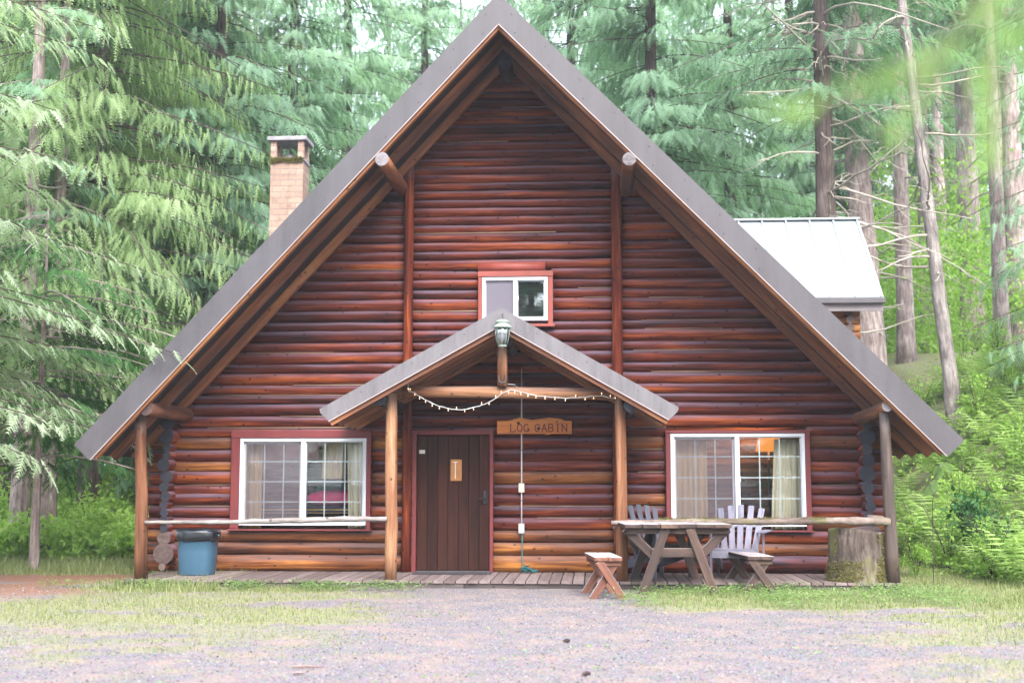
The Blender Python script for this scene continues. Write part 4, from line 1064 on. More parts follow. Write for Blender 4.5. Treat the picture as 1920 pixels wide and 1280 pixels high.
def crown_mesh(name, mat, H, z0, rad, per=.34, br=5, droop=.5, hang=.5, spr=.55, step=.17, tpl=None, gap=.12, rise=.1, shape=.75, tip=.5, side=None, skip=0., rr=None, amin=.35):
    """foliage of one conifer about the origin and the limbs that carry it"""
    rr = rr or random.Random(len(name)*13+int(H*7))
    tpl = tpl or [spray() for _ in range(3)]
    Pos = []; X = []; Nrm = []; S = []; RN = []; limbs = []
    z = z0
    while z < H-.3:
        f = (z-z0)/(H-z0); Lm = rad*(1-f)**shape*(.55+.45*min(1, f*5+.35))
        for b in range(br):
            if rr.random() < gap: continue
            az = rr.random()*2*PI
            if side is not None and rr.random() < .75: az = side+rr.uniform(-1.1, 1.1)
            L = Lm*rr.uniform(.6, 1.12)+.15; zz = z+rr.uniform(-.28, .28); dr = droop*rr.uniform(.6, 1.4)
            n = max(3, int(L/step)); bt = rr.random(); cx_, sx_ = math.cos(az), math.sin(az); wig = rr.uniform(-.3, .3)
            pts = []
            for i in range(n+1):
                s = i/n; r = s*L; zc_ = zz+rise*r-dr*s**1.7*L*.55+(.12*L*dr*max(0, s-.7)); a2 = az+wig*s
                pts.append((math.cos(a2)*r, math.sin(a2)*r, zc_))
            limbs.append(pts)
            if rr.random() < skip: continue
            for i in range(1, n+1):
                s = i/n
                if s < .08+rr.random()*.08: continue
                p = np.array(pts[i]); d = np.array(pts[i])-np.array(pts[i-1]); d /= np.linalg.norm(d)
                sd = np.array((-sx_, cx_, 0.)); tw = (.55*(1-s)+.18)*min(1, L/2.2)
                for sgn in (-1, 1) if i < n else (0,):
                    m_ = max(1, int(round(tw/.19))) if sgn else 1; fw = rr.uniform(.25, .8); dn = rr.uniform(.1, .9)*hang
                    for k_ in range(m_):
                        e_ = (k_+.3)*.19; q_ = p+sd*sgn*e_+d*fw*e_+np.array((0, 0, -dn*e_*(.5+e_)))
                        hg = hang*rr.uniform(.3, 1.7)
                        v = d*rr.uniform(.2, 1.) + sd*(sgn or rr.uniform(-.3, .3))*rr.uniform(.1, 1.1) + np.array((0, 0, -hg)); v /= np.linalg.norm(v)
                        Pos.append(q_+np.array((rr.uniform(-.05, .05), rr.uniform(-.05, .05), rr.uniform(-.05, .04)))); X.append(v)
                        Nrm.append(np.array((rr.uniform(-.5, .5), rr.uniform(-.5, .5), 1.))+ .6*np.array((cx_, sx_, 0)))
                        S.append(spr*rr.uniform(.55, 1.25)*min(1, .5+L/3)); RN.append(np.clip(.12+.28*bt+.3*s*tip*2*rr.uniform(.4, 1.)+.25*e_+rr.uniform(-.22, .22), 0, 1))
        z += per*rr.uniform(.7, 1.3)
    Pos = np.array(Pos); X = np.array(X); Nr = np.array(Nrm); S = np.array(S); RN = np.array(RN)
    Y = unit(np.cross(Nr, X)); Z = unit(np.cross(X, Y)); ch = np.arange(len(Pos)) % len(tpl)
    Vs = []; Fs = []; Rs = []; off = 0
    for k, t in enumerate(tpl):
        m = ch == k; v, f, idx = place(t, Pos[m], X[m], Y[m], Z[m], S[m]); Vs.append(v); Fs.append(f+off); off += len(v); Rs.append(RN[m][idx])
    return np.concatenate(Vs), np.concatenate(Fs), np.concatenate(Rs), limbs

def trunk_mb(H, r, limbs=(), lr=.022, lean=(0, 0), dead=0, dl=2.4, z0=2., n=12, curve=0., every=1, rr=random):
    mb = MB(); pts = []; rad = []
    K = 26
    for i in range(K+1):
        t = i/K; pts.append((lean[0]*t*H+curve*math.sin(t*PI*1.2)+rr.uniform(-.015, .015), lean[1]*t*H, t*H-.3)); rad.append(r*(1.0-t*.86)*(1+.35*math.exp(-t*26))*rr.uniform(.97, 1.03))
    mb.path(pts, rad, n)
    for L in limbs[::every]:
        k = len(L); q = L[::max(1, k//5)]+[L[-1]]
        sc_ = min(1, k/14)
        mb.path([(a_[0]+lean[0]*a_[2], a_[1]+lean[1]*a_[2], a_[2]) for a_ in q], [lr*sc_*(1-.85*i/(len(q)-1))+.003 for i in range(len(q))], 5)
    for _ in range(dead):
        z = rr.uniform(z0, H*.7); az = rr.random()*2*PI; L = rr.uniform(.5, dl); p = []; bx = math.cos(az); by = math.sin(az); zz = z; dz = rr.uniform(-.25, .25)
        x = lean[0]*z+curve*math.sin(z/H*PI*1.2); y = lean[1]*z
        for i in range(7):
            p.append((x, y, zz)); st_ = L/6; az += rr.uniform(-.3, .3); dz += rr.uniform(-.28, .2); x += math.cos(az)*st_; y += math.sin(az)*st_; zz += dz*st_
        mb.path(p, [.026*(1-i/7)+.004 for i in range(7)], 5, 1)
        for _k in range(2):
            i = rr.randint(2, 5); x, y, zz = p[i]; q = [(x, y, zz)]; a2 = az+rr.uniform(-1.2, 1.2)
            for j in range(4): x += math.cos(a2)*.14; y += math.sin(a2)*.14; zz += rr.uniform(-.14, .06); a2 += rr.uniform(-.4, .4); q.append((x, y, zz))
            mb.path(q, [.010, .008, .006, .005, .003], 4, 1)
    return mb

PROTO = {}
def proto(key, mat, barkm, H, r, z0, rad, lean=(0, 0), dead=0, curve=0., dl=2.4, dz0=2., every=1, lr=.015, **kw):
    rr = random.Random(hash(key) % 1000 if False else sum(map(ord, key)))
    v, f, rn, limbs = crown_mesh(key, mat, H, z0, rad, rr=rr, **kw)
    if lean != (0, 0): v[:, 0] += lean[0]*v[:, 2]; v[:, 1] += lean[1]*v[:, 2]
    co = mesh_np('crown', v, f, mat, rn)
    to = trunk_mb(H, r, limbs, lr, lean, dead, dl, dz0, curve=curve, every=every, rr=rr).build('trunk', [barkm, 'bark_dead'])
    PROTO[key] = (co, to, [False])
    return len(f)
used_meshes = {}
def tree(key, x, y, label, s=1., rz=None, group='conifers standing round the cabin', cat='tree', name='conifer_tree', sz=1., z=None):
    co, to, used = PROTO[key]
    t = thing(name, label, cat, (x, y, (float(height(x, y))-.05) if z is None else z), random.random()*6.28 if rz is None else rz, group)
    t.scale = (s, s, s*sz)
    if not used[0]: cc, tt = co, to; used[0] = True
    else:
        cc = co.copy(); tt = to.copy(); COL.objects.link(cc); COL.objects.link(tt)
    cc.parent = t; tt.parent = t
    return t
def TX(px, Y, py=900): return P(px, py, Y).x
T8 = [spray(7, 1., .36, .065, .28) for _ in range(6)]
TH_ = [spray(8, 1., .20, .045, .35) for _ in range(6)]
TN = [spray(8, 1., .44, .06, .22) for _ in range(5)]
proto('hemlock', 'needles_yellow', 'bark_dark', 17, .22, 3.0, 4.6, per=.32, br=7, droop=.85, hang=1.2, spr=.36, step=.17, tpl=TH_, shape=.5, skip=.03, tip=.6)
proto('hemlock_b', 'needles_yellow', 'bark_dark', 21, .26, 3.6, 4.9, per=.38, br=6, droop=.75, hang=1.0, spr=.40, step=.19, tpl=TH_, shape=.55, tip=.55)
proto('fir', 'needles_teal', 'bark_dark', 22, .28, .8, 4.4, per=.38, br=6, droop=.5, hang=.6, spr=.40, step=.19, tpl=T8, shape=.62, rise=.08)
proto('fir_b', 'needles_teal', 'bark_dark', 19, .24, .6, 3.9, per=.36, br=6, droop=.65, hang=.75, spr=.36, step=.18, tpl=T8, shape=.66)
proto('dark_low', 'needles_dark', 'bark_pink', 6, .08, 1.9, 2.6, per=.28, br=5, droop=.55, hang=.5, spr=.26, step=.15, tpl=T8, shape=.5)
proto('tall', 'needles_teal', 'bark_pink', 26, .36, 9.5, 3.8, per=.5, br=5, droop=.5, hang=.5, spr=.5, step=.25, tpl=T8, skip=.1, gap=.2)
proto('near', 'needles_pale', 'bark_dark', 12, .24, 2.3, 4.5, lr=.012, per=.30, br=6, droop=.45, hang=.4, spr=.27, step=.12, tpl=TN, shape=.42, rise=.02, gap=.12, tip=.7, every=1)
proto('bare_big', 'needles_teal', 'bark_pink', 25, .36, 7.5, 3.0, dead=24, per=.7, br=4, droop=.5, hang=.6, spr=.42, step=.2, tpl=T8, gap=.3, curve=-.35, dl=2.8)
proto('bare_slim', 'needles_teal', 'bark_pink', 23, .22, 9.0, 2.4, dead=26, per=.75, br=4, droop=.6, hang=.6, spr=.4, step=.2, tpl=T8, gap=.35, dl=2.2)
proto('bare_lean', 'needles_teal', 'bark_grey', 20, .155, 13.0, 2.2, dead=34, lean=(-.088, 0), per=.8, br=3, droop=.6, hang=.6, spr=.4, step=.2, tpl=T8, gap=.3, dl=2.6, dz0=3.2)
proto('gnarled', 'needles_teal', 'bark_dark', 20, .30, 9.0, 3.4, dead=95, per=.55, br=4, droop=.6, hang=.5, spr=.42, step=.2, tpl=T8, gap=.3, dl=3.4, dz0=4.)
tree_low = 1
gl_ = 'conifers standing round the cabin'
# left side
tree('near', -9.9, -1.75, 'pale tipped conifer whose long branches reach over the left roof corner', rz=0)
tree('hemlock', TX(165, 6), 6, 'yellow green drooping conifer just behind the left roof slope', .98)
tree('hemlock_b', TX(20, 8), 8, 'tall yellow green drooping conifer at the far left edge', 1.0)
tree('fir_b', TX(395, 9), 9, 'blue green conifer standing left of the brick chimney', 1.0)
tree('hemlock', TX(330, 15), 15, 'drooping conifer behind the chimney conifers', 1.15)
tree('fir', TX(535, 15), 15, 'broad blue green fir rising behind the brick chimney', .95)
tree('fir_b', TX(640, 22), 22, 'hazy fir between the chimney and the roof peak', 1.25)
tree('fir', TX(790, 26), 26, 'hazy fir left of the roof peak', 1.1)
tree('hemlock_b', TX(120, 20), 20, 'drooping conifer in the second row on the left', 1.1)
tree('fir', TX(-60, 24), 24, 'dark fir in the back row at the left edge', 1.1)
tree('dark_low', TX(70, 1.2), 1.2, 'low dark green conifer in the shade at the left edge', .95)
tree('hemlock', TX(320, 11), 11, 'drooping yellow green conifer between the left roof slope and the chimney firs', .92)
tree('hemlock_b', TX(90, 11.5), 11.5, 'tall drooping conifer behind the pale tipped one', .95)
# right side
tree('bare_slim', TX(1890, 13), 13, 'slim trunk just left of the right edge', .85)
tree('tall', TX(1925, 18), 18, 'grey trunk at the very right edge', .9)
tree('bare_slim', TX(1752, 21), 21, 'slim trunk glimpsed between the straight and the leaning trunks', 1.05)
tree('fir', TX(1075, 18), 18, 'blue green fir right of the roof peak', .98)
tree('fir_b', TX(1230, 13), 13, 'dense fir behind the upper right roof slope', 1.12)
tree('fir', TX(1380, 20), 20, 'fir filling the gap above the white dormer roof', 1.0)
tree('fir_b', TX(935, 32), 32, 'distant fir directly behind the roof peak', 1.3)
tree('gnarled', TX(1548, 9.5, 400), 9.5, 'dark gnarled trunk tangled in bare pale twigs right of the white dormer roof', 1.0)
tree('bare_big', TX(1652, 12), 12, 'thick pinkish trunk right behind the white dormer roof', 1.0, rz=0)
tree('bare_slim', TX(1708, 15), 15, 'straight slim trunk between the thick trunk and the leaning one', 1.0)
tree('bare_lean', TX(1797, 8.5, 800), 8.5, 'slim grey trunk leaning to the left above the ferns', 1.0, rz=0)
tree('tall', TX(1836, 20), 20, 'dark standing trunk right of the leaning tree', 1.0)
tree('bare_slim', TX(1782, 26), 26, 'thin trunk seen through the gap right of the leaning tree', 1.1)
tree('fir_b', TX(2150, 8), 8, 'green fir reaching in at the right edge', .9)
tree('hemlock_b', TX(1760, 34), 34, 'distant conifer between the right hand trunks', 1.1)
tree('tall', TX(1905, 28), 28, 'far trunk near the right edge', 1.1)
tree('fir', TX(1640, 36), 36, 'distant conifer behind the thick pinkish trunk', 1.2)
tree('fir_b', TX(1500, 34), 34, 'distant conifer behind the gnarled trunk', 1.35)
tree('fir', TX(1900, 40), 40, 'distant conifer at the right edge', 1.3)
for i, (px, Y, k, s) in enumerate(((300, 36, 'fir', 1.2), (460, 40, 'fir_b', 1.4), (30, 44, 'fir', 1.3), (720, 46, 'fir', 1.3), (1150, 44, 'fir', 1.3), (1320, 46, 'fir_b', 1.5), (1020, 52, 'fir', 1.4), (600, 56, 'fir_b', 1.6), (180, 56, 'hemlock_b', 1.3), (1560, 58, 'fir_b', 1.6), (1800, 60, 'fir', 1.4), (860, 62, 'fir', 1.5), (1250, 64, 'fir', 1.6))):
    tree(k, TX(px, Y), Y, 'hazy conifer in the back row of the forest', s, group='hazy back row conifers')
# pale trunks at the left edge
for i, (px, Y, s, lab) in enumerate(((92, 5, .7, 'pale trunk under dark branches at the left, thicker than its neighbours'), (40, 4.5, .8, 'pale trunk nearest the left edge of the clearing'), (176, 9, .75, 'slim pale trunk beside the bright undergrowth left of the porch'), (6, 11, .7, 'grey trunk half hidden at the far left edge'))):
    tree('bare_slim', TX(px, Y), Y, lab, s)
# the edge of the clearing behind the photographer (seen in the window glass)
for i, (x, y) in enumerate(((-17, -41), (-12, -44), (-7, -41), (-3, -43), (1, -41), (5, -44), (9, -41), (14, -43), (20, -40), (-22, -39))):
    tree(('fir', 'hemlock_b', 'fir_b')[i % 3], x, y, 'conifer across the clearing mirrored in the window glass', .95, group='conifers across the clearing', z=-.1)
for k in PROTO:
    if not PROTO[k][2][0]:
        bpy.data.objects.remove(PROTO[k][0]); bpy.data.objects.remove(PROTO[k][1])

# leaf clouds
LEAF = (np.array([(0, 0, 0), (.45, .26, .05), (1, 0, -.06), (.45, -.26, .05)]), np.array([(0, 1, 2), (0, 2, 3)]))
def leaves(N, cen, rad, size, rng, hollow=.35, up=.5):
    d = unit(rng.normal(size=(N, 3))); r = (hollow+(1-hollow)*rng.random(N)**.6)
    p = cen+d*r[:, None]*rad*(1+.3*np.sin(d[:, :1]*7+d[:, 1:2]*5+cen[0])+.45*rng.normal(size=(N, 1))*.5)
    X = unit(rng.normal(size=(N, 3))+d*.5-np.array((0, 0, .3))); Nn = unit(rng.normal(size=(N, 3))*.7+d*.4+np.array((0, 0, up)))
    Y = unit(np.cross(Nn, X)); Z = np.cross(X, Y)
    return p, X, Y, Z, size*rng.uniform(.6, 1.3, N)
def leafcloud(name, clumps, size, mat, rng, dens=1., parent=None):
    Ps = []; 
    for (c, rad, n) in clumps: Ps.append(leaves(int(n*dens), np.array(c, float), np.array(rad, float), size, rng))
    p, X, Y, Z, S = (np.concatenate([q[i] for q in Ps]) for i in range(5))
    v, f, idx = place(LEAF, p, X, Y, Z, S); rn = np.clip(rng.normal(.5, .2, len(p)), 0, 1)[idx]
    return mesh_np(name, v, f, mat, rn, parent)
# fern plants
def frond(n=13, L=1.):
    V = []; T = []
    for i in range(n):
        t = (i+.8)/n; x = L*(t*.92); z = .55*L*math.sin(t*2.2)-.12*t*L; ln = .30*L*math.sin(min(1, t*1.25+.12)*PI*.97)**.8*(1-.3*t)
        for s in (-1, 1):
            k = len(V); w = .028*L
            V += [(x-w, 0, z), (x+w, 0, z), (x+.25*ln, s*ln, z-.12*ln)]; T.append((k, k+1, k+2))
    k = len(V)
    for i in range(6): t = i/5; V += [(L*t*.97, -.006, .55*L*math.sin(t*2.2)-.12*t*L), (L*t*.97, .006, .55*L*math.sin(t*2.2)-.12*t*L)]
    for i in range(5): q = k+2*i; T += [(q, q+1, q+3), (q, q+3, q+2)]
    return np.array(V), np.array(T)
FR = [frond(13), frond(11)]
def fern_arrays(cs, rng, Lr=(.5, .95), nf=11):
    Pos = []; X = []; S = []; RN = []
    for c in cs:
        b = rng.random()
        for k in range(nf):
            az = 2*PI*k/nf+rng.uniform(-.3, .3); tilt = rng.uniform(-.1, .5)
            Pos.append(c); X.append((math.cos(az)*math.cos(tilt), math.sin(az)*math.cos(tilt), math.sin(tilt))); S.append(rng.uniform(*Lr)); RN.append(np.clip(.3+.4*b+rng.uniform(-.15, .2), 0, 1))
    Pos = np.array(Pos, float); X = np.array(X); Z0 = np.array((0, 0, 1.)) + 0*X; Y = unit(np.cross(Z0, X)); Z = np.cross(X, Y)
    v, f, idx = place(FR[0], Pos, X, Y, Z, np.array(S)); return v, f, np.array(RN)[idx]
rng = np.random.default_rng(21)
# fern proto copies as plants on the bank
fps = []
for q in range(3):
    v, f, rn = fern_arrays([(0, 0, 0)], rng, (.55, .95), 13); fps.append(mesh_np('fronds', v, f, 'fern_green', rn))
first = [True]*3
spots = []
for i in range(900):
    px = rng.uniform(1690, 1960); Y = rng.uniform(-1.2, 11); x = TX(px, Y)
    if x < 5.1: continue
    if all((x-a_)**2+(Y-b_)**2 > .25 for a_, b_ in spots): spots.append((x, Y))
for i, (x, y) in enumerate(spots[:190]):
    t = thing('fern', 'bright green fern among the many on the bank right of the cabin', 'fern', (x, y, float(height(x, y))-.02), rng.random()*6, 'ferns on the right bank')
    k = i % 3; o = fps[k] if first[k] else fps[k].copy()
    if not first[k]: COL.objects.link(o)
    first[k] = False; o.parent = t; s = rng.uniform(.7, 1.25); t.scale = (s, s, s)
# undergrowth masses
cl = []
for i in range(120):
    px = rng.uniform(1680, 2050); Y = rng.uniform(0, 13); x = TX(px, Y)
    if x < 5.2: continue
    h = float(height(x, y)) if False else float(height(x, Y)); r = rng.uniform(.2, .45); cl.append(((x, Y, h+r*.15), (r*1.3, r*1.3, r*.6), 230))
o = leafcloud('undergrowth', cl, .085, 'leaf_bright', rng); kind(o, 'stuff', 'bright green leafy undergrowth covering the bank on the right')
cl = []
for i in range(130):
    px = rng.uniform(-60, 300); Y = rng.uniform(6.5, 15); x = TX(px, Y); h = float(height(x, Y)); r = rng.uniform(.35, .9)
    cl.append(((x, Y, h+r*rng.uniform(.3, 1.8)), (r, r, r*.8), 330))
for i in range(60):
    px = rng.uniform(-60, 330); Y = rng.uniform(15, 24); x = TX(px, Y); r = rng.uniform(.6, 1.4); cl.append(((x, Y, float(height(x, Y))+rng.uniform(.5, 4.0)), (r, r, r*.8), 420))
for i in range(46):
    px = rng.uniform(-40, 285); Y = rng.uniform(3.2, 7.0); x = TX(px, Y); r = rng.uniform(.25, .55); cl.append(((x, Y, float(height(x, Y))+r*rng.uniform(.1, 1.6)), (r, r, r*.8), 300))
o = leafcloud('undergrowth', cl, .11, 'leaf_bright', rng); kind(o, 'stuff', 'sunny green shrubs and saplings beyond the clearing on the left')
cl = []
for i in range(130):
    px = rng.uniform(1560, 2000); Y = rng.uniform(16, 34); x = TX(px, Y); r = rng.uniform(.6, 1.5); cl.append(((x, Y, float(height(x, Y))+rng.uniform(.2, 9.0)*rng.random()), (r, r, r*.8), 380))
o = leafcloud('undergrowth', cl, .15, 'leaf_bright', rng); kind(o, 'stuff', 'sunlit green understorey behind the trunks on the right')
# shrub left of the porch, dark ferns
v, f, rn = fern_arrays([(TX(px, Y), Y, float(height(TX(px, Y), Y))) for px, Y in ((210, 3.4), (165, 4.0), (120, 4.6), (238, 5.2), (60, 5.4), (190, 5.6))], rng, (.5, .9), 12)
o = mesh_np('ferns', v, f, 'fern_green', rn); kind(o, 'stuff', 'dark green fern cover beside the left forest edge')
# dark shaded bush on the right bank
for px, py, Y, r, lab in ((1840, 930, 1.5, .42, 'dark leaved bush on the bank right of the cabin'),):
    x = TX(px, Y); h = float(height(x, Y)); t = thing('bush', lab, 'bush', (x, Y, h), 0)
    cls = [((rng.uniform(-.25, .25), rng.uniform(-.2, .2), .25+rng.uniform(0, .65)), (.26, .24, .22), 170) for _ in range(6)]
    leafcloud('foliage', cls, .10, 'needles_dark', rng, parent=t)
    mb = MB()
    for _ in range(7): mb.path([(0, 0, -.05), (random.uniform(-.1, .1), random.uniform(-.1, .1), .3), (random.uniform(-.3, .3), random.uniform(-.2, .2), .8)], [.012, .009, .004], 5)
    mb.build('stems', 'bark_dark', t)
# leafy shrubs on the bank
shr = []
for q in range(3):
    cls = []
    for _ in range(16): a_ = rng.uniform(0, 6.28); d_ = rng.uniform(0, .45); cls.append(((math.cos(a_)*d_, math.sin(a_)*d_, rng.uniform(.15, 1.25-.9*d_)), (.2, .2, .12), 75))
    fo = leafcloud('foliage', cls, .075, 'leaf_bright', rng); mb = MB()
    for _ in range(12): a_ = rng.uniform(0, 6.28); mb.path([(0, 0, -.05), (math.cos(a_)*.12, math.sin(a_)*.12, .45), (math.cos(a_)*.35, math.sin(a_)*.35, 1.0), (math.cos(a_)*.5, math.sin(a_)*.5, 1.3)], [.010, .007, .004, .002], 5)
    shr.append((fo, mb.build('stems', 'bark_dark'), [False]))
n_ = 0
for (px, Y) in ((1712, .8), (1775, 2.2), (1850, .2), (1900, 1.8), (1955, .5), (1720, 4.2), (1800, 5.), (1870, 4.2), (1935, 5.2), (1760, 7.5), (1840, 8.2), (1900, 9.), (1730, 10.5), (1815, 11.5), (1880, 12.5), (1950, 8.)):
    x = TX(px, Y); s = float(rng.uniform(.45, .95)); t = thing('shrub', 'light green leafy shrub among the ferns on the right bank', 'shrub', (x, Y, float(height(x, Y))-.03), rng.random()*6, 'leafy shrubs on the right bank'); t.scale = (s, s, s)
    fo, so_, u_ = shr[n_ % 3]; n_ += 1
    if u_[0]: fo = fo.copy(); so_ = so_.copy(); COL.objects.link(fo); COL.objects.link(so_)
    u_[0] = True; fo.parent = t; so_.parent = t
# loose stones, fallen twigs and cones on the gravel
g_ = np.random.default_rng(5); N_ = 42000; x = g_.uniform(-8, 9, N_*3); y = -11.5+(g_.random(N_*3)**1.25)*9.9; px, py = pxy(x, y)
k_ = (px > -40) & (px < 1960) & (g_.random(N_*3) > grass_amt(x, y)*.8); x = x[k_][:N_]; y = y[k_][:N_]; n = len(x)
OV = np.array([(1, 0, 0), (-.9, .1, .05), (.1, 1, 0), (0, -1, .1), (.05, .1, .7), (0, 0, -.5)], float); OF = np.array([(0, 2, 4), (2, 1, 4), (1, 3, 4), (3, 0, 4)])
X = unit(g_.normal(size=(n, 3))*np.array((1, 1, .2))); Z0 = unit(g_.normal(size=(n, 3))*.3+np.array((0, 0, 1.))); Y = unit(np.cross(Z0, X)); Z = np.cross(X, Y)
S_ = .0035+.009*g_.random(n)**3
v, f, idx = place((OV, OF), np.stack([x, y, height(x, y)+.001], 1), X, Y, Z, S_); o = mesh_np('gravel', v, f, 'stone', g_.random(n)[idx]); kind(o, 'stuff', 'loose grey and pinkish stones lying on the drive')
for (px, py, L, az, lab) in ((578, 1250, .22, .1, 'reddish fallen stick lying on the gravel near the lower edge'), (560, 1262, .07, .3, 'short reddish twig piece next to the fallen stick')):
    q = G(px, py, .01); t = thing('fallen_stick', lab, 'stick', (q.x, q.y, float(height(q.x, q.y))+.012), az); mb = MB(); mb.path([(-L/2, 0, 0), (-L*.1, .006, .004), (L*.2, -.004, .003), (L/2, .01, 0)], [.006, .007, .006, .003], 6); mb.build('twig', 'bench_wood', t)
for (px, py, lab) in ((1099, 1265, 'dark fir cone lying alone on the gravel near the lower edge'), (1062, 1201, 'small dark fir cone lying on the gravel below the left bench')):
    q = G(px, py, .01); t = thing('fir_cone', lab, 'cone', (q.x, q.y, float(height(q.x, q.y))+.016), .4); mb = MB()
    for i in range(9):
        for j in range(7):
            th = 2*PI*j/7+i*.45; rr_ = .017*math.sin(PI*(i+1)/10.5); xx = -.03+i*.0068; mb.plank((xx, math.cos(th)*rr_*.3, math.sin(th)*rr_*.3), (xx+.006, math.cos(th)*rr_, math.sin(th)*rr_), .009, .002, (1, 0, .01))
    mb.build('scales', 'bark_dark', t)
# slender sapling right of the corner post
b = P(1748, 1018, -.6); tp = P(1757, 905, -.6); sp_ = thing('sapling', 'thin stemmed sapling with a few drooping broad leaves right of the corner post', 'sapling', (b.x, -.6, float(height(b.x, -.6))))
zt_ = tp.z-sp_.location.z
mb = MB(); mb.path([(0, 0, -.02), (.01, 0, zt_*.4), (.02, 0, zt_*.8), (.06, 0, zt_), (.12, 0, zt_+.22), (.20, .02, zt_+.26)], [.006, .005, .0045, .004, .003, .002], 6); mb.build('stem', 'bark_dark', sp_)
LF = (np.array([(0, 0, 0), (.25, .3, .03), (.65, .28, .0), (1, 0, -.1), (.65, -.28, .0), (.25, -.3, .03)]), np.array([(0, 1, 2), (0, 2, 3), (0, 3, 4), (0, 4, 5)]))
pp = [(.05, 0, zt_), (.07, 0, zt_+.05), (.13, 0, zt_+.22), (.10, 0, zt_+.18), (.18, 0, zt_+.26), (.2, 0, zt_+.24), (.02, 0, zt_-.03), (-.01, .03, zt_-.1), (.16, 0, zt_+.15), (.24, 0, zt_+.18)]
dd = unit(rng.normal(size=(len(pp), 3))*.5+np.array((0, -.1, -.9))); Nn = unit(rng.normal(size=(len(pp), 3))*.3+np.array((0, -1, .3))); Yv = unit(np.cross(Nn, dd)); Zv = np.cross(dd, Yv)
v, f, idx = place(LF, np.array(pp), dd, Yv, Zv, rng.uniform(.09, .17, len(pp))); mesh_np('leaves', v, f, 'clover', np.full(len(f), .5), sp_)

# grass and clover
def blades(N, xr, yr, fn, hs, mat, name, label, seed, wide=.0035, leaf=False):
    g = np.random.default_rng(seed); x = g.uniform(*xr, N*4); y = g.uniform(*yr, N*4)
    a_ = fn(x, y); px, py = pxy(x, y); keep = (g.random(N*4) < a_) & (px > -80) & (px < 2010) & (py < 1330); x = x[keep][:N]; y = y[keep][:N]; n = len(x)
    z = height(x, y); dist = y+17
    if not leaf:
        az = g.random(n)*2*PI; h = g.uniform(*hs, n)*(.6+.8*a_[keep][:n]); bx = np.cos(az); by = np.sin(az); ln = g.uniform(.1, .9, n)*h
        w = wide*(.6+dist/14)
        A = np.stack([x-by*w, y+bx*w, z-.005], 1); B = np.stack([x+by*w, y-bx*w, z-.005], 1); C = np.stack([x+bx*ln, y+by*ln, z+h], 1)
        V = np.stack([A, B, C], 1).reshape(-1, 3); Fc = np.arange(3*n).reshape(-1, 3); rn = np.clip(g.normal(.5, .22, n), 0, 1)
    else:
        Pos = np.stack([x, y, z+g.uniform(.008, hs[1], n)], 1); X = unit(g.normal(size=(n, 3))*np.array((1, 1, .25))); Z0 = unit(g.normal(size=(n, 3))*.35+np.array((0, -.15, 1))); Y = unit(np.cross(Z0, X)); Z = np.cross(X, Y)
        V, Fc, idx = place(LEAF, Pos, X, Y, Z, g.uniform(.018, .042, n)); rn = np.clip(g.normal(.55, .22, n), 0, 1)[idx]
    o = mesh_np(name, V, Fc, mat, rn); kind(o, 'stuff', label)
blades(80000, (-10, 9), (-11, 4), lambda x, y: grass_amt(x, y)**1.3, (.012, .05), 'grass_blades', 'grass', 'short thin grass growing through the gravel', 3, wide=.0028)
blades(26000, (3.2, 11), (-7.5, 0), lambda x, y: grass_amt(x, y)*sm(3.5, 6, x-.3*(y+4)), (.05, .16), 'grass_blades', 'tall_grass', 'longer pale grass at the right edge of the gravel', 4, wide=.0035)
blades(26000, (-16, -4.5), (-2.5, 12), lambda x, y: grass_amt(x, y), (.04, .12), 'grass_blades', 'tall_grass', 'grass strip leading into the forest on the left', 5, wide=.004)
def clov(x, y):
    a_ = sm(-1.7, -2.6, x)*sm(-2.25, -1.75, y)*(1-sm(-1.50, -1.44, y))*sm(-7, -6.2, x)
    b_ = sm(.3, 1.1, x)*sm(-3.9, -3., y)*(1-sm(-1.50, -1.44, y))*(1-sm(3.6, 4.4, x))*.75
    c_ = sm(-.1, .6, x)*sm(-4.1, -3.8, y)*(1-sm(-2.8, -2.4, y))*(1-sm(2.0, 2.8, x))*.5
    return np.maximum(np.maximum(a_, b_), c_)*sm(.36, .6, fbm(x*2.1, y*3.3))
blades(26000, (-7, 5), (-4.4, -1.4), clov, (.01, .11), 'clover', 'clover', 'low clover and weeds along the deck edge', 6, leaf=True)
def sprk(x, y): return .6*sm(.60, .78, fbm(x*1.8+7, y*2.6+3, 3))*.8*sm(-13, -8, y)*(1-sm(-2.6, -2, y))
blades(5000, (-5, 7), (-10, -2), sprk, (.01, .03), 'clover', 'clover', 'scattered small weeds on the gravel', 8, leaf=True)

# moss tufts
def mossy(name, pts_fn, N, parent, size=.022):
    g = np.random.default_rng(11); Pos, Nn = pts_fn(g, N); X = unit(g.normal(size=(len(Pos), 3))+Nn*.6-np.array((0, 0, .5))); Y = unit(np.cross(Nn, X)); Z = np.cross(X, Y)
    v, f, idx = place(LEAF, Pos, X, Y, Z, g.uniform(size*.5, size*1.5, len(Pos))); o = mesh_np(name, v, f, 'moss', np.clip(g.normal(.5, .25, len(Pos)), 0, 1)[idx], parent); return o
def stump_pts(g, N):
    th = g.uniform(-PI, 0.1, N); z = g.random(N)**1.4*.62; m = fbm(th*2.2+20, z*5+3); lim = .66-.5*(z/.62)+.35*sm(-1.2, -.9, th)*(1-sm(-.2, .1, th)); k = m < lim; th = th[k]; z = z[k]
    r = .315*(1+.16*np.exp(-z*7))*(1+.05*np.sin(3*th+ph_[0])+.035*np.sin(5*th+ph_[1]+z*2))+g.uniform(0, .02, len(z))
    return np.stack([np.cos(th)*r, np.sin(th)*r, z], 1), np.stack([np.cos(th), np.sin(th), 0*z], 1)
o = mossy('moss', stump_pts, 7500, st, .020)
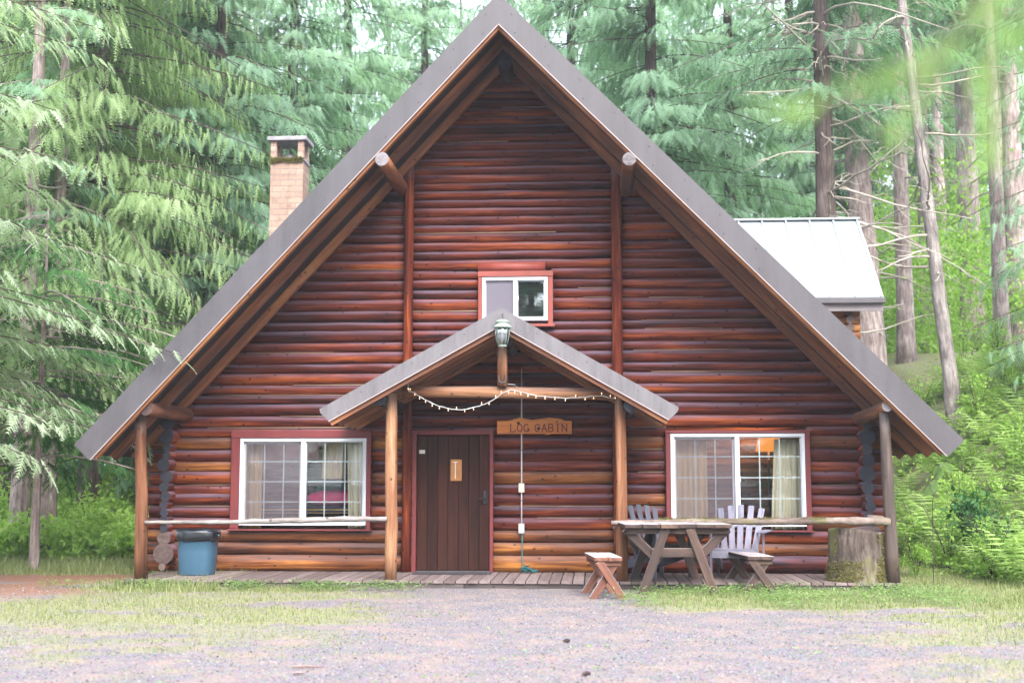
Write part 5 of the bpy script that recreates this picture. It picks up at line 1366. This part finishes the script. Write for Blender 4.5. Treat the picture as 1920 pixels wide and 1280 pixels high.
def rail_pts(g, N):
    a_ = P(1235, 975, -1.42); b_ = P(1600, 972, -1.41); t = g.random(N); m = fbm(t*14, t*3+1, 3); k = m > .47; t = t[k]; n = len(t); ph2 = g.normal(0, .5, n)
    r = .043; x = a_.x+(b_.x-a_.x)*t; zc_ = P(1300, 978, -1.42).z+(P(1600, 976, -1.40).z-P(1300, 978, -1.42).z)*np.clip((t-.18)/.82, 0, 1)
    return np.stack([x, -1.42+np.sin(ph2)*-r, zc_+np.cos(ph2)*r], 1), np.stack([0*x, -np.sin(ph2), np.cos(ph2)], 1)
o = mossy('moss', rail_pts, 1700, rail2, .018)
def chim_pts(g, N):
    x = g.uniform(cx0, cx1, N); m = fbm(x*9, x*3, 3); y = YC-.015-g.random(N)*.015; z = zc+.03-g.random(N)**1.5*.07*(.5+m)
    return np.stack([x, y, z], 1), np.stack([0*x, -1+0*x, .5+0*x], 1)
o = mossy('moss', chim_pts, 900, ch, .03)

# blurred branch close to the camera, hanging in from above
bb = thing('near_branch', 'out of focus leafy branch hanging close in the upper right corner', 'branch', tuple(P(1900, -60, CAM.y+.95)))
o0 = bb.location
segs = [[(1990, -160), (1880, -40), (1800, 60), (1700, 130), (1560, 175), (1420, 205)], [(1880, -40), (1860, 60), (1850, 170), (1865, 290)], [(1800, 60), (1720, 170), (1660, 260)], [(1920, -80), (1915, 60), (1930, 150)]]
mb = MB(); lp_, ld_ = [], []
for si, sgm in enumerate(segs):
    q = [P(a_, b_, CAM.y+.95+.04*si)-o0 for a_, b_ in sgm]; mb.path(q, [.003*(1-.7*i/len(q)) for i in range(len(q))], 5)
    for i in range(len(q)-1):
        for j in range(5):
            lp_.append(tuple(q[i].lerp(q[i+1], j/5))); d = (q[i+1]-q[i]).normalized(); ld_.append((d.x+rng.uniform(-.7, .7), d.y+rng.uniform(-.5, .5), d.z+rng.uniform(-.9, .2)))
mb.path([P(1990, -160, CAM.y+.95)-o0, P(2100, -600, CAM.y+1.6)-o0, P(2500, -1500, CAM.y+2.2)-o0], [.003, .007, .014], 6)
mb.build('twigs', 'bark_dark', bb)
lp_ = np.array(lp_); ld_ = unit(np.array(ld_)); Nn = unit(rng.normal(size=lp_.shape)*.5+np.array((0, -.6, .7))); Yv = unit(np.cross(Nn, ld_)); Zv = np.cross(ld_, Yv)
v, f, idx = place(LF, lp_, ld_, Yv, Zv, rng.uniform(.014, .027, len(lp_))); mesh_np('leaves', v, f, 'leaf_near', np.clip(rng.normal(.6, .15, len(lp_)), 0, 1)[idx], bb)

# ------------------------------------------------------------------ world
def world(elev=43, azi=163, sun=2.2, ang=40, sky=.15, expo=2.22, white=.5):
    w = bpy.data.worlds.new('World'); sc.world = w; w.use_nodes = True; nt = w.node_tree; nt.nodes.clear()
    s = nt.nodes.new('ShaderNodeTexSky'); s.sky_type = 'NISHITA'; s.sun_disc = False; s.sun_elevation = R(elev); s.sun_rotation = R(azi); s.air_density = 1.; s.dust_density = 3.; s.ozone_density = 1.
    mx = nt.nodes.new('ShaderNodeMix'); mx.data_type = 'RGBA'; mx.inputs[0].default_value = white; mx.inputs[7].default_value = (9.2, 9.6, 10.4, 1)
    bg = nt.nodes.new('ShaderNodeBackground'); bg.inputs[1].default_value = sky; o = nt.nodes.new('ShaderNodeOutputWorld')
    nt.links.new(s.outputs[0], mx.inputs[6]); nt.links.new(mx.outputs[2], bg.inputs[0]); nt.links.new(bg.outputs[0], o.inputs[0])
    ld = bpy.data.lights.new('sun', 'SUN'); ld.energy = sun; ld.angle = R(ang); ld.color = (1., .96, .9)
    so = bpy.data.objects.new('sun', ld); COL.objects.link(so)
    a = R(azi); e = R(elev); d = Vector((math.sin(a)*math.cos(e), math.cos(a)*math.cos(e), math.sin(e)))   # towards the sun
    so.rotation_euler = d.to_track_quat('Z', 'Y').to_euler(); so.location = (0, -20, 30)
    sc.view_settings.view_transform = 'Standard'; sc.view_settings.look = 'None'; sc.view_settings.gamma = 1; sc.view_settings.exposure = expo
world()
def haze(dens=.0009):
    t = NT('haze'); v = t.n('ShaderNodeVolumePrincipled'); v.inputs['Color'].default_value = (.86, .93, 1., 1); v.inputs['Density'].default_value = dens; v.inputs['Anisotropy'].default_value = .2
    t.l(v.outputs[0], t.out.inputs['Volume'])
    mb = MB(); mb.box(-405, 405, -305, 405, -1.5, 46); o = mb.build('haze', 'haze'); kind(o, 'stuff', 'pale haze hanging among the forest trees')
haze()

sc.cycles.diffuse_bounces = 5; sc.cycles.max_bounces = 12; sc.cycles.transparent_max_bounces = 10
